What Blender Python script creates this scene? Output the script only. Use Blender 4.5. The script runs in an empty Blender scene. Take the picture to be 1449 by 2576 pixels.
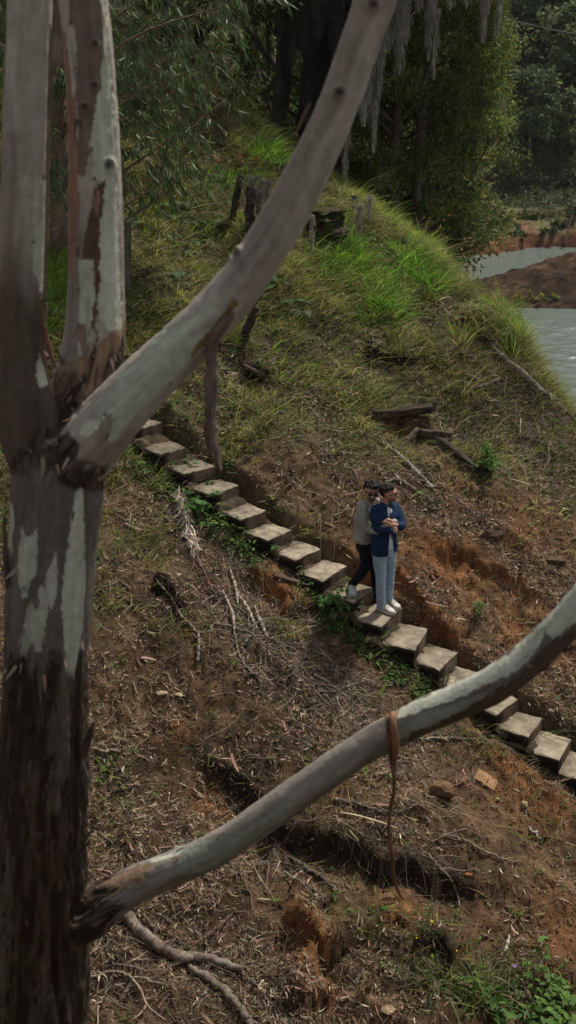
import bpy, math
import numpy as np
from mathutils import Vector, Matrix

# ---------------------------------------------------------------- camera, world, sun, exposure
SC = bpy.context.scene
PITCH = math.radians(22.0)
cam_d = bpy.data.cameras.new('camera')
cam_d.sensor_fit = 'VERTICAL'; cam_d.sensor_height = 36.0; cam_d.lens = 40.0
cam_d.clip_start = 0.05; cam_d.clip_end = 2000.0
cam_d.dof.use_dof = True; cam_d.dof.focus_distance = 14.4; cam_d.dof.aperture_fstop = 3.6
cam = bpy.data.objects.new('camera', cam_d)
cam.rotation_euler = (math.radians(90) - PITCH, 0, 0)
SC.collection.objects.link(cam); SC.camera = cam

SUN_EL, SUN_AZ = math.radians(58), math.radians(40)     # azimuth measured from +Y towards +X
w = bpy.data.worlds.new('World'); SC.world = w; w.use_nodes = True
nt = w.node_tree; nt.nodes.clear()
wo = nt.nodes.new('ShaderNodeOutputWorld'); bg = nt.nodes.new('ShaderNodeBackground')
sky = nt.nodes.new('ShaderNodeTexSky'); sky.sky_type = 'NISHITA'; sky.sun_disc = False
sky.sun_elevation = SUN_EL; sky.sun_rotation = SUN_AZ; sky.dust_density = 3.0; sky.ozone_density = 1.0
# broken cloud over the blue
tc = nt.nodes.new('ShaderNodeTexCoord'); mp = nt.nodes.new('ShaderNodeMapping'); mp.inputs['Scale'].default_value = (1, 1, 2.6)
cn = nt.nodes.new('ShaderNodeTexNoise'); cn.inputs['Scale'].default_value = 2.2; cn.inputs['Detail'].default_value = 6
cr = nt.nodes.new('ShaderNodeValToRGB'); cr.color_ramp.elements[0].position = 0.36; cr.color_ramp.elements[1].position = 0.58
cm = nt.nodes.new('ShaderNodeMix'); cm.data_type = 'RGBA'
cm.inputs['B'].default_value = (7.0, 7.0, 7.0, 1)
nt.links.new(tc.outputs['Generated'], mp.inputs[0]); nt.links.new(mp.outputs[0], cn.inputs['Vector'])
nt.links.new(cn.outputs[0], cr.inputs[0]); nt.links.new(cr.outputs[0], cm.inputs['Factor'])
nt.links.new(sky.outputs[0], cm.inputs['A']); nt.links.new(cm.outputs['Result'], bg.inputs[0])
bg.inputs[1].default_value = 0.068
nt.links.new(bg.outputs[0], wo.inputs[0])

sd = bpy.data.lights.new('sun', 'SUN'); sd.energy = 4.3; sd.angle = math.radians(3.0); sd.color = (1.0, 0.93, 0.82)
so = bpy.data.objects.new('sun', sd); SC.collection.objects.link(so)
sv = Vector((math.sin(SUN_AZ) * math.cos(SUN_EL), math.cos(SUN_AZ) * math.cos(SUN_EL), math.sin(SUN_EL)))
so.rotation_euler = sv.to_track_quat('Z', 'Y').to_euler(); so.location = (10, 10, 30)

SC.view_settings.view_transform = 'Standard'; SC.view_settings.look = 'None'
SC.view_settings.exposure = 0.15; SC.view_settings.gamma = 1.0; SC.view_settings.use_curve_mapping = False
SC.cycles.max_bounces = 6; SC.cycles.diffuse_bounces = 3; SC.cycles.glossy_bounces = 2; SC.cycles.transmission_bounces = 2
SC.cycles.transparent_max_bounces = 4; SC.cycles.use_denoising = True

# ---------------------------------------------------------------- helpers
rng = np.random.default_rng(7)
F = 40.0 / 36.0 * 2576.0
CS, SN = math.cos(PITCH), math.sin(PITCH)
A = np.asarray

def ray(u, v):
    """direction for unit optical depth, from measurements of the picture (1449 x 2576 units)"""
    x = (A(u, float) - 724.5) / F; y = (A(v, float) - 1288.0) / F
    return np.stack([x, CS - y * SN, -(SN + y * CS)], -1)
def at_y(u, v, Y):
    r = ray(u, v); return r * (A(Y, float) / r[..., 1])[..., None]
def at_z(u, v, Z):
    r = ray(u, v); return r * (A(Z, float) / r[..., 2])[..., None]
def at_d(u, v, d):
    return ray(u, v) * A(d, float)[..., None]
def proj(P):
    P = A(P); d = P[..., 1] * CS - P[..., 2] * SN
    d = np.where(d < 0.1, 0.1, d)
    dn = -(P[..., 1] * SN + P[..., 2] * CS)
    return P[..., 0] / d * F + 724.5, dn / d * F + 1288.0, d

def _h(ix, iy, iz, s):
    n = (ix * 73856093) ^ (iy * 19349663) ^ (iz * 83492791) ^ (s * 2654435)
    n = n & 0x7fffffff
    n = ((n ^ (n >> 13)) * 1274126177) & 0x7fffffff
    n = ((n ^ (n >> 16)) * 668265263) & 0x7fffffff
    return ((n ^ (n >> 15)) & 0xffffff) / float(0xffffff)
def vn(x, y, z=0.0, s=0):
    x, y, z = np.broadcast_arrays(A(x, float), A(y, float), A(z, float))
    ix, iy, iz = [np.floor(a).astype(np.int64) for a in (x, y, z)]
    fx, fy, fz = x - ix, y - iy, z - iz
    fx, fy, fz = [f * f * (3 - 2 * f) for f in (fx, fy, fz)]
    r = 0
    for a in (0, 1):
        for b in (0, 1):
            for c in (0, 1):
                wt = (fx if a else 1 - fx) * (fy if b else 1 - fy) * (fz if c else 1 - fz)
                r = r + wt * _h(ix + a, iy + b, iz + c, s)
    return r * 2 - 1
def fbm(x, y, z=0.0, o=4, s=0, g=0.5):
    r, a = 0, 1.0
    for i in range(o):
        r = r + a * vn(A(x) * 2 ** i + 17.3 * i, A(y) * 2 ** i - 9.1 * i, A(z) * 2 ** i, s + i); a *= g
    return r
def sst(a, b, x):
    t = np.clip((A(x, float) - a) / (b - a), 0, 1); return t * t * (3 - 2 * t)
def nrm(v):
    return v / np.maximum(np.linalg.norm(v, axis=-1, keepdims=True), 1e-9)

def mesh_obj(name, V, faces, mat, col=None, parent=None, smooth=True):
    """faces: list of integer arrays (n,3) / (n,4); col: per-vertex rgb"""
    V = A(V, float).reshape(-1, 3)
    faces = [A(f, np.int32) for f in faces if len(f)]
    me = bpy.data.meshes.new(name)
    me.vertices.add(len(V)); me.vertices.foreach_set('co', V.ravel())
    nl = sum(f.size for f in faces); nf = sum(len(f) for f in faces)
    me.loops.add(nl); me.polygons.add(nf)
    me.loops.foreach_set('vertex_index', np.concatenate([f.ravel() for f in faces]))
    tot = np.concatenate([np.full(len(f), f.shape[1]) for f in faces])
    st = np.concatenate([[0], np.cumsum(tot)[:-1]])
    me.polygons.foreach_set('loop_start', st.astype(np.int32))
    me.polygons.foreach_set('use_smooth', np.full(nf, smooth))
    me.update(calc_edges=True)
    if col is not None:
        c = me.color_attributes.new('Col', 'FLOAT_COLOR', 'POINT')
        cc = np.ones((len(V), 4), np.float32); cc[:, :3] = col
        c.data.foreach_set('color', cc.ravel())
    if mat: me.materials.append(mat)
    o = bpy.data.objects.new(name, me); SC.collection.objects.link(o)
    if parent: o.parent = parent
    return o
def thing(name, label, cat, loc=(0, 0, 0), group=None):
    o = bpy.data.objects.new(name, None); o.empty_display_size = 0.1
    SC.collection.objects.link(o); o.location = [float(a) for a in loc]
    tag(o, label, cat, group); return o
def tag(o, label=None, cat=None, group=None, kind=None):
    if label: o['label'] = label
    if cat: o['category'] = cat
    if group: o['group'] = group
    if kind: o['kind'] = kind
    return o
def reorigin(o, loc):
    """move a top-level mesh's origin to its base without moving the mesh"""
    loc = Vector([float(a) for a in loc]); o.data.transform(Matrix.Translation(-loc)); o.location = loc
def hang(o, root):
    """parent a mesh built in world coordinates under its thing"""
    o.data.transform(Matrix.Translation(-root.location)); o.parent = root; return o

class Geo:
    def __init__(s): s.V = []; s.F4 = []; s.F3 = []; s.C = []; s.n = 0
    def add(s, V, F4=None, F3=None, C=(1, 1, 1)):
        V = A(V, float).reshape(-1, 3)
        if F4 is not None and len(F4): s.F4.append(A(F4) + s.n)
        if F3 is not None and len(F3): s.F3.append(A(F3) + s.n)
        C = A(C, float); s.C.append(np.broadcast_to(C, (len(V), 3)) if C.ndim == 1 else C.reshape(-1, 3))
        s.V.append(V); s.n += len(V); return s
    def build(s, name, mat, parent=None, smooth=True):
        fs = []
        if s.F4: fs.append(np.concatenate(s.F4))
        if s.F3: fs.append(np.concatenate(s.F3))
        return mesh_obj(name, np.concatenate(s.V), fs, mat, np.concatenate(s.C), parent, smooth)

def spline(P, n):
    """Catmull-Rom through the rows of P (any columns), n samples"""
    P = A(P, float); k = len(P)
    Q = np.vstack([2 * P[0] - P[1], P, 2 * P[-1] - P[-2]])
    t = np.linspace(0, k - 1 - 1e-6, n); i = t.astype(int); f = (t - i)[:, None]
    a, b, c, d = Q[i], Q[i + 1], Q[i + 2], Q[i + 3]
    return 0.5 * (2 * b + (c - a) * f + (2 * a - 5 * b + 4 * c - d) * f ** 2 + (3 * b - a - 3 * c + d) * f ** 3)
def frames(P):
    T = nrm(np.gradient(P, axis=0)); U = np.zeros_like(T)
    u = np.cross(T[0], [0.13, 0.2, 0.97]);
    if np.linalg.norm(u) < .2: u = np.cross(T[0], [0, 1, 0.1])
    u /= np.linalg.norm(u); U[0] = u
    for i in range(1, len(P)):
        u = U[i - 1] - T[i] * np.dot(U[i - 1], T[i]); U[i] = u / np.linalg.norm(u)
    return T, U, np.cross(T, U)
def tube(P, R, sides=10, cap=True, rough=None, ell=None):
    """one lofted tube. rough: function(points, angle, t)->relative radial offset"""
    P = A(P, float); R = np.broadcast_to(A(R, float), (len(P),)); n = len(P)
    T, U, W = frames(P); a = np.linspace(0, 2 * np.pi, sides, endpoint=False)
    dr = np.cos(a)[None, :, None] * U[:, None] + np.sin(a)[None, :, None] * W[:, None]
    rr = np.repeat(R[:, None], sides, 1)
    V = P[:, None] + dr * rr[..., None]
    if rough is not None:
        off = rough(V, np.broadcast_to(a, rr.shape), np.broadcast_to(np.linspace(0, 1, n)[:, None], rr.shape))
        V = V + dr * (off * rr)[..., None]
    i = np.arange(n - 1)[:, None] * sides; j = np.arange(sides)[None]; k = (j + 1) % sides
    F4 = np.stack([i + j, i + k, i + sides + k, i + sides + j], -1).reshape(-1, 4)
    V = V.reshape(-1, 3); F3 = np.zeros((0, 3), int)
    if cap:
        V = np.vstack([V, P[0], P[-1]]); c0, c1 = n * sides, n * sides + 1; j = np.arange(sides); k = (j + 1) % sides
        F3 = np.vstack([np.stack([k, j, np.full(sides, c0)], -1), np.stack([(n - 1) * sides + j, (n - 1) * sides + k, np.full(sides, c1)], -1)])
    return V, F4, F3
def tubes(P, R, sides=3):
    """many thin tubes: P (N,K,3), R (N,K) -> V, F4"""
    N, K, _ = P.shape
    T = nrm(np.gradient(P, axis=1)); ref = np.zeros((N, K, 3)); ref[..., 2] = 1
    ref[np.abs(T[..., 2]) > .9] = (1, 0, 0)
    U = nrm(np.cross(T, ref)); W = np.cross(T, U)
    a = np.linspace(0, 2 * np.pi, sides, endpoint=False)
    V = P[:, :, None] + (np.cos(a)[:, None] * U[:, :, None] + np.sin(a)[:, None] * W[:, :, None]) * R[:, :, None, None]
    b = (np.arange(N)[:, None, None] * K + np.arange(K - 1)[None, :, None]) * sides; j = np.arange(sides)[None, None]; k = (j + 1) % sides
    F4 = np.stack([b + j, b + k, b + sides + k, b + sides + j], -1).reshape(-1, 4)
    return V.reshape(-1, 3), F4
def blades(P, D, S, L, Wd, bend, segs=3, prof=None, fold=0.0):
    """N ribbons: base P, unit dir D, side S, length L, width Wd, bend vec (N,3) added * s^2"""
    N = len(P); s = np.linspace(0, 1, segs + 1)
    if prof is None: prof = np.sqrt(np.clip(1 - s, 0, 1)) * 0.9 + 0.1 * (1 - s)
    C = P[:, None] + D[:, None] * (L[:, None] * s)[..., None] + bend[:, None] * (s ** 2)[None, :, None]
    h = S[:, None] * (Wd[:, None] * prof[None] * .5)[..., None]
    V = np.stack([C - h, C + h], 2).reshape(-1, 3)
    b = (np.arange(N)[:, None] * (segs + 1) + np.arange(segs)[None]) * 2
    F4 = np.stack([b, b + 1, b + 3, b + 2], -1).reshape(-1, 4)
    return V, F4, (segs + 1) * 2
def jit(base, n, amt=.25, hue=.1):
    """n colours around base with brightness and hue jitter"""
    c = A(base, float) * np.exp(rng.normal(0, amt, (n, 1))) * np.exp(rng.normal(0, hue, (n, 3)))
    return np.clip(c, .002, .9)
def pick(cols, n, p=None, amt=.25, hue=.08):
    cols = A(cols, float); i = rng.choice(len(cols), n, p=p)
    return np.clip(cols[i] * np.exp(rng.normal(0, amt, (n, 1))) * np.exp(rng.normal(0, hue, (n, 3))), .002, .9)
def rdir(n, zs=1.0):
    v = rng.normal(size=(n, 3)); v[:, 2] *= zs; return nrm(v)

# ---------------------------------------------------------------- materials
def nodes(name):
    m = bpy.data.materials.new(name); m.use_nodes = True; t = m.node_tree; t.nodes.clear()
    return m, t, t.nodes, t.links
def N(t, kind, **kw):
    n = t.nodes.new('ShaderNode' + kind)
    for k, v in kw.items():
        if k in n.inputs: n.inputs[k].default_value = v
        else: setattr(n, k, v)
    return n
def mat_col(name, rough=0.8, spec=0.25, nscale=20.0, namt=0.35, bump=0.0, bscale=60.0, transl=0.0, stretch=None, base=None):
    """attribute colour x procedural noise, optional bump and translucency"""
    m, t, ns, lk = nodes(name)
    out = N(t, 'OutputMaterial'); p = N(t, 'BsdfPrincipled'); p.inputs['Roughness'].default_value = rough
    p.inputs['Specular IOR Level'].default_value = spec
    tc = N(t, 'TexCoord'); mp = N(t, 'Mapping'); lk.new(tc.outputs['Object'], mp.inputs[0])
    if stretch: mp.inputs['Scale'].default_value = stretch
    nz = N(t, 'TexNoise', Scale=nscale, Detail=6.0, Roughness=0.6); lk.new(mp.outputs[0], nz.inputs['Vector'])
    mr = N(t, 'MapRange'); mr.inputs['From Min'].default_value = .3; mr.inputs['From Max'].default_value = .7
    mr.inputs['To Min'].default_value = 1 - namt; mr.inputs['To Max'].default_value = 1 + namt
    lk.new(nz.outputs[0], mr.inputs[0])
    if base is None:
        at = N(t, 'Attribute', attribute_name='Col'); csrc = at.outputs['Color']
    else:
        rg = N(t, 'RGB'); rg.outputs[0].default_value = (*base, 1); csrc = rg.outputs[0]
    vm = N(t, 'VectorMath', operation='SCALE'); lk.new(csrc, vm.inputs[0]); lk.new(mr.outputs[0], vm.inputs['Scale'])
    lk.new(vm.outputs[0], p.inputs['Base Color'])
    sh = p.outputs[0]
    if bump > 0:
        nb = N(t, 'TexNoise', Scale=bscale, Detail=8.0, Roughness=0.65); lk.new(mp.outputs[0], nb.inputs['Vector'])
        bp = N(t, 'Bump'); bp.inputs['Strength'].default_value = min(1, bump); bp.inputs['Distance'].default_value = 0.02 * max(1, bump)
        lk.new(nb.outputs[0], bp.inputs['Height']); lk.new(bp.outputs[0], p.inputs['Normal'])
    if transl > 0:
        tr = N(t, 'BsdfTranslucent'); lk.new(vm.outputs[0], tr.inputs[0]); mx = N(t, 'MixShader'); mx.inputs[0].default_value = transl
        lk.new(sh, mx.inputs[1]); lk.new(tr.outputs[0], mx.inputs[2]); sh = mx.outputs[0]
    lk.new(sh, out.inputs[0]); return m
M = {}
M['ground'] = mat_col('hillside_soil', .95, .1, 9, .45, 1.0, 45)
M['leaf'] = mat_col('foliage', .65, .2, 3, .25, transl=.35)
M['gumleaf'] = mat_col('gum_foliage', .5, .3, 3, .2, transl=.2)
M['grass'] = mat_col('grass_blades', .55, .3, 2, .3, transl=.5)
M['litter'] = mat_col('dry_litter', .75, .2, 8, .3, transl=.1)
M['wood'] = mat_col('weathered_wood', .85, .2, 30, .4, .8, 60, stretch=(1, 1, 1))
M['bark'] = mat_col('gum_bark', .62, .28, 26, .16, .25, 45)
M['rough_bark'] = mat_col('rough_bark', .9, .12, 20, .45, 1.0, 40, stretch=(1, 1, .25))
M['moss'] = mat_col('hanging_moss', .9, .1, 6, .3, transl=.25)
M['concrete'] = mat_col('concrete', .92, .15, 12, .28, .7, 70)
M['stone'] = mat_col('stone', .9, .15, 18, .35, .8, 60)
M['cloth'] = mat_col('cloth', .9, .12, 60, .12, .25, 260)
M['skin'] = mat_col('skin', .55, .35, 30, .08)
M['hair'] = mat_col('hair', .6, .3, 120, .5, .8, 160)
M['shoe'] = mat_col('shoe', .6, .3, 60, .12, .2, 120)
M['gloss'] = mat_col('dark_gloss', .12, .6, 10, .05)
M['farground'] = mat_col('far_ground', .95, .1, 2.2, .5, 9.0, 2.6)
# ---------------------------------------------------------------- terrain
WATER = -16.0
_rp = A([(560, 240), (650, 300), (740, 370), (860, 445), (980, 540), (1100, 600), (1220, 700), (1330, 830), (1449, 960)], float)
_rr = ray(_rp[:, 0], _rp[:, 1])
_t = 12.996 / (.516 * _rr[:, 1] - .188 * _rr[:, 0] - _rr[:, 2])
RX = np.concatenate([[-30, -8, -3], (_rr[:, 0] * _t), [6.5, 10, 30]])
RY = np.concatenate([[34, 28, 25], (_rr[:, 1] * _t), [14.6, 9.5, -20]]) + A([.25] * 8 + [.1, -.2, -.45, -.5, -.5, -.5, -.5])
def plane(X, Y): return -12.996 - .188 * X + .516 * Y

# steps: tread level falls 0.19 m per step; corner measurements F (front, nearest) and R (front, far end)
STEP_UV = [((338, 1081), (408, 1062)), ((403, 1142), (469, 1124)), ((463, 1192), (541, 1171)), ((537, 1245), (600, 1220)),
           ((604, 1306), (669, 1284)), ((673, 1358), (734, 1332)), ((744, 1408), (807, 1378)), ((812, 1460), (874, 1422)),
           ((889, 1515), (944, 1478)), ((959, 1575), (1012, 1528)), ((1043, 1634), (1077, 1579)), ((1105, 1683), (1152, 1640)),
           ((1172, 1738), (1215, 1694)), ((1249, 1797), (1304, 1755)), ((1329, 1853), (1364, 1805)), ((1407, 1910), (1437, 1857)),
           ((1476, 1965), (1508, 1908)), ((1546, 2022), (1580, 1962)), ((1616, 2079), (1650, 2019)), ((1686, 2136), (1720, 2076))]
STEP_Z = A([-6.57 - .19 * (k - 9) for k in range(len(STEP_UV))])
SF = A([at_z(f[0], f[1], z) for (f, r), z in zip(STEP_UV, STEP_Z)])
SR = A([at_z(r[0], r[1], z) for (f, r), z in zip(STEP_UV, STEP_Z)])

def stair_q(X, Y):
    """horizontal distance uphill of the steps' near ends line, and 0..1 inside the run of steps"""
    best = np.full(X.shape, 1e9); q = np.zeros(X.shape); ins = np.zeros(X.shape); zt = np.zeros(X.shape)
    Pn = np.vstack([SF[0] * 2 - SF[1], SF])
    Zn = np.concatenate([[STEP_Z[0] + .19], STEP_Z])
    for i in range(len(Pn) - 1):
        a, b = Pn[i, :2], Pn[i + 1, :2]; d = b - a; L = np.hypot(*d); d = d / L; nx, ny = -d[1], d[0]
        rx, ry = X - a[0], Y - a[1]; t = rx * d[0] + ry * d[1]; s = rx * nx + ry * ny
        tc = np.clip(t, 0, L); e = np.hypot(t - tc, s)
        m = e < best; best = np.where(m, e, best)
        q = np.where(m, np.where(s < 0, -1, 1) * e, q); ins = np.where(m, np.where((t > -.4) & (t < L + .4), 1., 0.), ins)
        zt = np.where(m, Zn[i] + (Zn[i + 1] - Zn[i]) * tc / L, zt)
    return q, ins, zt

# little erosion scarps: polyline in picture measurements, height, run-out, colour kind
SCARPS = [([(470, 1880), (560, 1920), (640, 1985), (700, 2075), (800, 2105), (880, 2150), (1000, 2185), (1120, 2225), (1250, 2270)], .23, 1.1, 'dark'),
          ([(700, 2290), (760, 2320), (800, 2390), (812, 2470), (840, 2570)], .26, .9, 'orange'),
          ([(780, 1400), (850, 1430), (930, 1440), (1010, 1470), (1090, 1560), (1200, 1600)], .15, .9, 'orange'),
          ([(1060, 1390), (1160, 1400), (1260, 1440), (1350, 1500)], .13, .8, 'orange'),
          ([(1000, 1040), (1040, 1075), (1100, 1085)], .22, .45, 'none'),
          ([(370, 1470), (430, 1500), (480, 1550)], .16, .6, 'dark'),
          ([(600, 930), (640, 945), (680, 965)], .2, .6, 'dark'),
          ([(900, 870), (980, 900), (1060, 880)], .16, .7, 'dark'),
          ([(1150, 800), (1210, 860), (1260, 930)], .15, .7, 'dark'),
          ([(620, 1420), (700, 1470), (740, 1540)], .18, .7, 'orange'),
          ([(1040, 2420), (1100, 2400), (1150, 2450)], .18, .6, 'dark')]
SCW = []
for pts, h, run, kind in SCARPS:
    p = spline(pts, 30); r = ray(p[:, 0], p[:, 1]); t = 12.996 / (.516 * r[:, 1] - .188 * r[:, 0] - r[:, 2])
    SCW.append(((r * t[:, None])[:, :2], h, run, kind))
def scarp_field(X, Y):
    dz = np.zeros(X.shape); face_d = np.zeros(X.shape); face_o = np.zeros(X.shape)
    for P, h, run, kind in SCW:
        lo, hi = P.min(0) - run * 1.3, P.max(0) + run * 1.3
        m = (X > lo[0]) & (X < hi[0]) & (Y > lo[1]) & (Y < hi[1])
        if not m.any(): continue
        x, y = X[m], Y[m]
        jx = fbm(x * 3, y * 3, 0, 3, 5) * .07 + fbm(x * 8, y * 8, 0, 3, 6) * .03
        d2 = (x[:, None] + jx[:, None] - P[None, :, 0]) ** 2 + (y[:, None] + jx[:, None] - P[None, :, 1]) ** 2
        i = d2.argmin(1); e = np.sqrt(d2[np.arange(len(i)), i]); T = np.gradient(P, axis=0)[i]; T /= np.linalg.norm(T, axis=1, keepdims=True)
        s = (x - P[i, 0]) * -T[:, 1] + (y - P[i, 1]) * T[:, 0]
        up = np.where(-T[:, 1] * -.3 + T[:, 0] * .9 > 0, 1, -1)       # uphill is +Y, a little -X
        s = s * up + jx
        along = i / (len(P) - 1); falloff = sst(0, .15, along) * sst(1, .85, along)
        beyond = np.sqrt(np.maximum(e ** 2 - s ** 2, 0)); falloff = falloff * sst(.35, .05, beyond)
        step = sst(-.06, .0, s) - .5
        g = np.exp(-(s / run) ** 2 * 2.2)
        dz[m] += h * step * 2 * .62 * g * falloff
        f = np.exp(-((s + .03) / .10) ** 2) * falloff
        if kind == 'dark': face_d[m] += f
        elif kind == 'orange': face_o[m] += f
    return dz, face_d, face_o

def near_height(X, Y, fine=True):
    X, Y = np.broadcast_arrays(A(X, float), A(Y, float)); shp = X.shape; X = X.ravel(); Y = Y.ravel()
    yr = np.interp(X, RX, RY)
    d = Y - yr
    soft = .30
    over = np.where(d > 6, d, soft * np.log1p(np.exp(np.clip(d / soft, -30, 30))))       # softplus distance past the ridge
    z = plane(X, Y) - 1.30 * over
    z = z - .035 * np.clip(X - 4.8, 0, 60) ** 2
    q, ins, zt = stair_q(X, Y)
    near = ins * sst(-1.9, -.3, q) * sst(2.2, .8, q)
    below = -.13 * sst(.72, .5, q) * sst(-1.5, -.35, q) * ins
    inside = sst(-.3, .05, q) * sst(.70, .52, q) * ins
    z = z + below
    kr = ins * .85 * sst(.45, .62, q) * sst(2.1, 1.0, q); z = z * (1 - kr) + (zt + .02 + .36 * (q - .6)) * kr
    kl = ins * .6 * sst(.1, -.05, q) * sst(-1.7, -.7, q); z = z * (1 - kl) + (zt - .26 + .30 * q) * kl
    z = z * (1 - inside) + (zt - .30) * inside
    b = .16 * fbm(X * .55, Y * .55, 0, 2, 3) + .07 * fbm(X * 1.9, Y * 1.9, 0, 2, 9)
    z = z + b * (1 - .85 * near)
    dz, fd, fo = scarp_field(X, Y)
    z = z + dz * (1 - .7 * inside)
    if fine:
        # rills and crumbs
        ux, uy = (X * .8 - Y * .6), (X * .6 + Y * .8)
        z = z + (.030 * fbm(ux * 2.2, uy * 6, 0, 3, 21) + .026 * fbm(X * 8, Y * 8, 0, 4, 31) + .03 * np.minimum(0, .35 - np.abs(fbm(ux * 1.6, uy * 4.5, 0, 3, 33)) * 2) * 0) * (1 - .6 * inside)
    # the photographer's own bank: rises towards the camera below the picture
    bank = np.minimum(-1.3 - 1.06 * Y, -1.62 - .18 * np.clip(X - 1, 0, 50)) + .05 * fbm(X, Y, 0, 3, 77)
    k = .25
    z = np.where(Y < 10, k * np.logaddexp(z / k, bank / k), z)
    return np.maximum(z, WATER - 2.5).reshape(shp)

def axis(lo, a, b, hi, fine, growth=1.16):
    mid = np.arange(a, b, fine); L = [a]; s = fine
    while L[-1] > lo: s = min(s * growth, 8); L.append(L[-1] - s)
    R = [mid[-1]]; s = fine
    while R[-1] < hi: s = min(s * growth, 8); R.append(R[-1] + s)
    return np.concatenate([L[1:][::-1], mid, R[1:]])
GX = axis(-120, -5.2, 5.6, 120, .028); GY = axis(-60, 7.2, 24.5, 60, .031)
gx, gy = np.meshgrid(GX, GY)
HZ = near_height(gx, gy)
def ground_z(X, Y):
    """bilinear lookup in the ground sheet"""
    X = A(X, float); Y = A(Y, float)
    i = np.clip(np.searchsorted(GX, X) - 1, 0, len(GX) - 2); j = np.clip(np.searchsorted(GY, Y) - 1, 0, len(GY) - 2)
    fx = np.clip((X - GX[i]) / (GX[i + 1] - GX[i]), 0, 1); fy = np.clip((Y - GY[j]) / (GY[j + 1] - GY[j]), 0, 1)
    return (HZ[j, i] * (1 - fx) + HZ[j, i + 1] * fx) * (1 - fy) + (HZ[j + 1, i] * (1 - fx) + HZ[j + 1, i + 1] * fx) * fy
def ground_n(X, Y, e=.08):
    zx = (ground_z(X + e, Y) - ground_z(X - e, Y)) / (2 * e); zy = (ground_z(X, Y + e) - ground_z(X, Y - e)) / (2 * e)
    return nrm(np.stack([-zx, -zy, np.ones_like(zx)], -1))
def onground(u, v, lift=0.0):
    """where the line of sight through (u, v) meets the ground sheet"""
    u, v = np.broadcast_arrays(A(u, float), A(v, float)); r = ray(u, v)
    t = np.full(u.shape, 7.0); done = np.zeros(u.shape, bool)
    for _ in range(640):
        P = r * t[..., None]; under = P[..., 2] < ground_z(P[..., 0], P[..., 1]); done |= under
        t = np.where(done, t, t + .04)
    P = r * t[..., None]; P[..., 2] = ground_z(P[..., 0], P[..., 1]) + lift; return P

def blob(u, v, L):
    r = np.zeros(np.shape(u))
    for (a, b, su, sv, rot, w_) in L:
        c, s = math.cos(math.radians(rot)), math.sin(math.radians(rot))
        x = ((u - a) * c + (v - b) * s) / su; y = (-(u - a) * s + (v - b) * c) / sv
        r = np.maximum(r, w_ * np.exp(-(x * x + y * y)))
    return r
VLINE = ([0, 300, 450, 600, 900, 1100, 1250, 1449], [1300, 1250, 1200, 1150, 1130, 1170, 1200, 1240])
def greenness(u, v, X, Y):
    g = sst(140, -130, v - np.interp(u, *VLINE) + 90 * fbm(X * .9, Y * .9, 0, 3, 50))
    g = np.maximum(g, blob(u, v, [(330, 1200, 130, 110, 40, .75), (560, 1330, 120, 40, 42, .95), (430, 1200, 80, 35, 45, .9), (270, 1950, 60, 140, 0, .45),
        (850, 1530, 120, 30, 42, .8), (1080, 1700, 50, 25, 40, .7), (1290, 2500, 170, 70, 10, .95), (1080, 2440, 120, 80, 10, .55), (700, 1590, 60, 25, 20, .4),
        (1360, 1870, 90, 30, 35, .55), (1230, 1180, 60, 50, 0, .9), (1160, 1850, 120, 40, 20, .4), (900, 2300, 120, 60, 20, .3), (60, 1350, 60, 120, 0, .6), (540, 1170, 75, 28, 42, .85), (680, 1275, 75, 26, 42, .75), (790, 1350, 60, 20, 42, .5), (330, 1330, 110, 70, 30, .7), (260, 1500, 50, 90, 0, .5), (450, 1560, 120, 50, 20, .25)]))
    return np.clip(g * (1 - blob(u, v, [(1040, 1080, 70, 35, 10, .9), (600, 300, 110, 60, 35, .6), (560, 960, 200, 40, 20, .35)])), 0, 1)
def lushness(u, v):
    return blob(u, v, [(860, 640, 110, 60, 35, 1), (960, 740, 90, 55, 30, 1), (1050, 690, 70, 55, 35, .95), (660, 385, 45, 28, 0, 1), (140, 690, 60, 110, 0, .9), (560, 455, 90, 30, 10, .8),
        (480, 560, 150, 120, 0, .42), (1180, 660, 90, 40, 35, .6), (1280, 790, 60, 50, 40, .55), (700, 900, 150, 50, 15, .45), (350, 780, 60, 100, 0, .55)])
def sunny(u, v):
    return blob(u, v, [(660, 300, 90, 22, 42, 1), (900, 480, 120, 40, 40, .8), (1080, 590, 120, 30, 30, .6), (480, 450, 40, 20, 0, .5)])
def orange(u, v, X, Y):
    o = blob(u, v, [(880, 1390, 60, 30, 20, .6), (1150, 1430, 200, 80, 28, .55), (1010, 1480, 70, 60, 30, .6), (1250, 1300, 200, 90, 30, .4), (1130, 1530, 110, 60, 30, .35), (960, 1420, 70, 40, 20, .6), (1350, 1580, 120, 90, 30, .75), (690, 1480, 60, 55, 40, .95), (250, 1290, 50, 60, 40, .7), (1030, 1075, 45, 35, 10, .55),
        (780, 2400, 50, 120, 0, .8), (1010, 2290, 90, 40, 10, .55), (560, 2020, 70, 60, 40, .8), (1270, 1900, 120, 40, 30, .75), (1350, 2000, 120, 70, 30, .5), (1380, 2350, 120, 120, 0, .45), (440, 1840, 30, 40, 40, .6), (350, 1240, 60, 80, 45, .5), (1180, 1640, 100, 50, 30, .5)])
    return np.clip(o * (1 + .7 * fbm(X * 2.5, Y * 2.5, 0, 3, 60)), 0, 1)
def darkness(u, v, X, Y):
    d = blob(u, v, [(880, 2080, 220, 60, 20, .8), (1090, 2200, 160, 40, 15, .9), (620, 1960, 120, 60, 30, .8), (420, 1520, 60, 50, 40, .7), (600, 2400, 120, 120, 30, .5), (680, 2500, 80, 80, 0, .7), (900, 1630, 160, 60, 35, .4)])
    return np.clip(d * (1 + .6 * fbm(X * 2, Y * 2, 0, 3, 62)), 0, 1)

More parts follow.
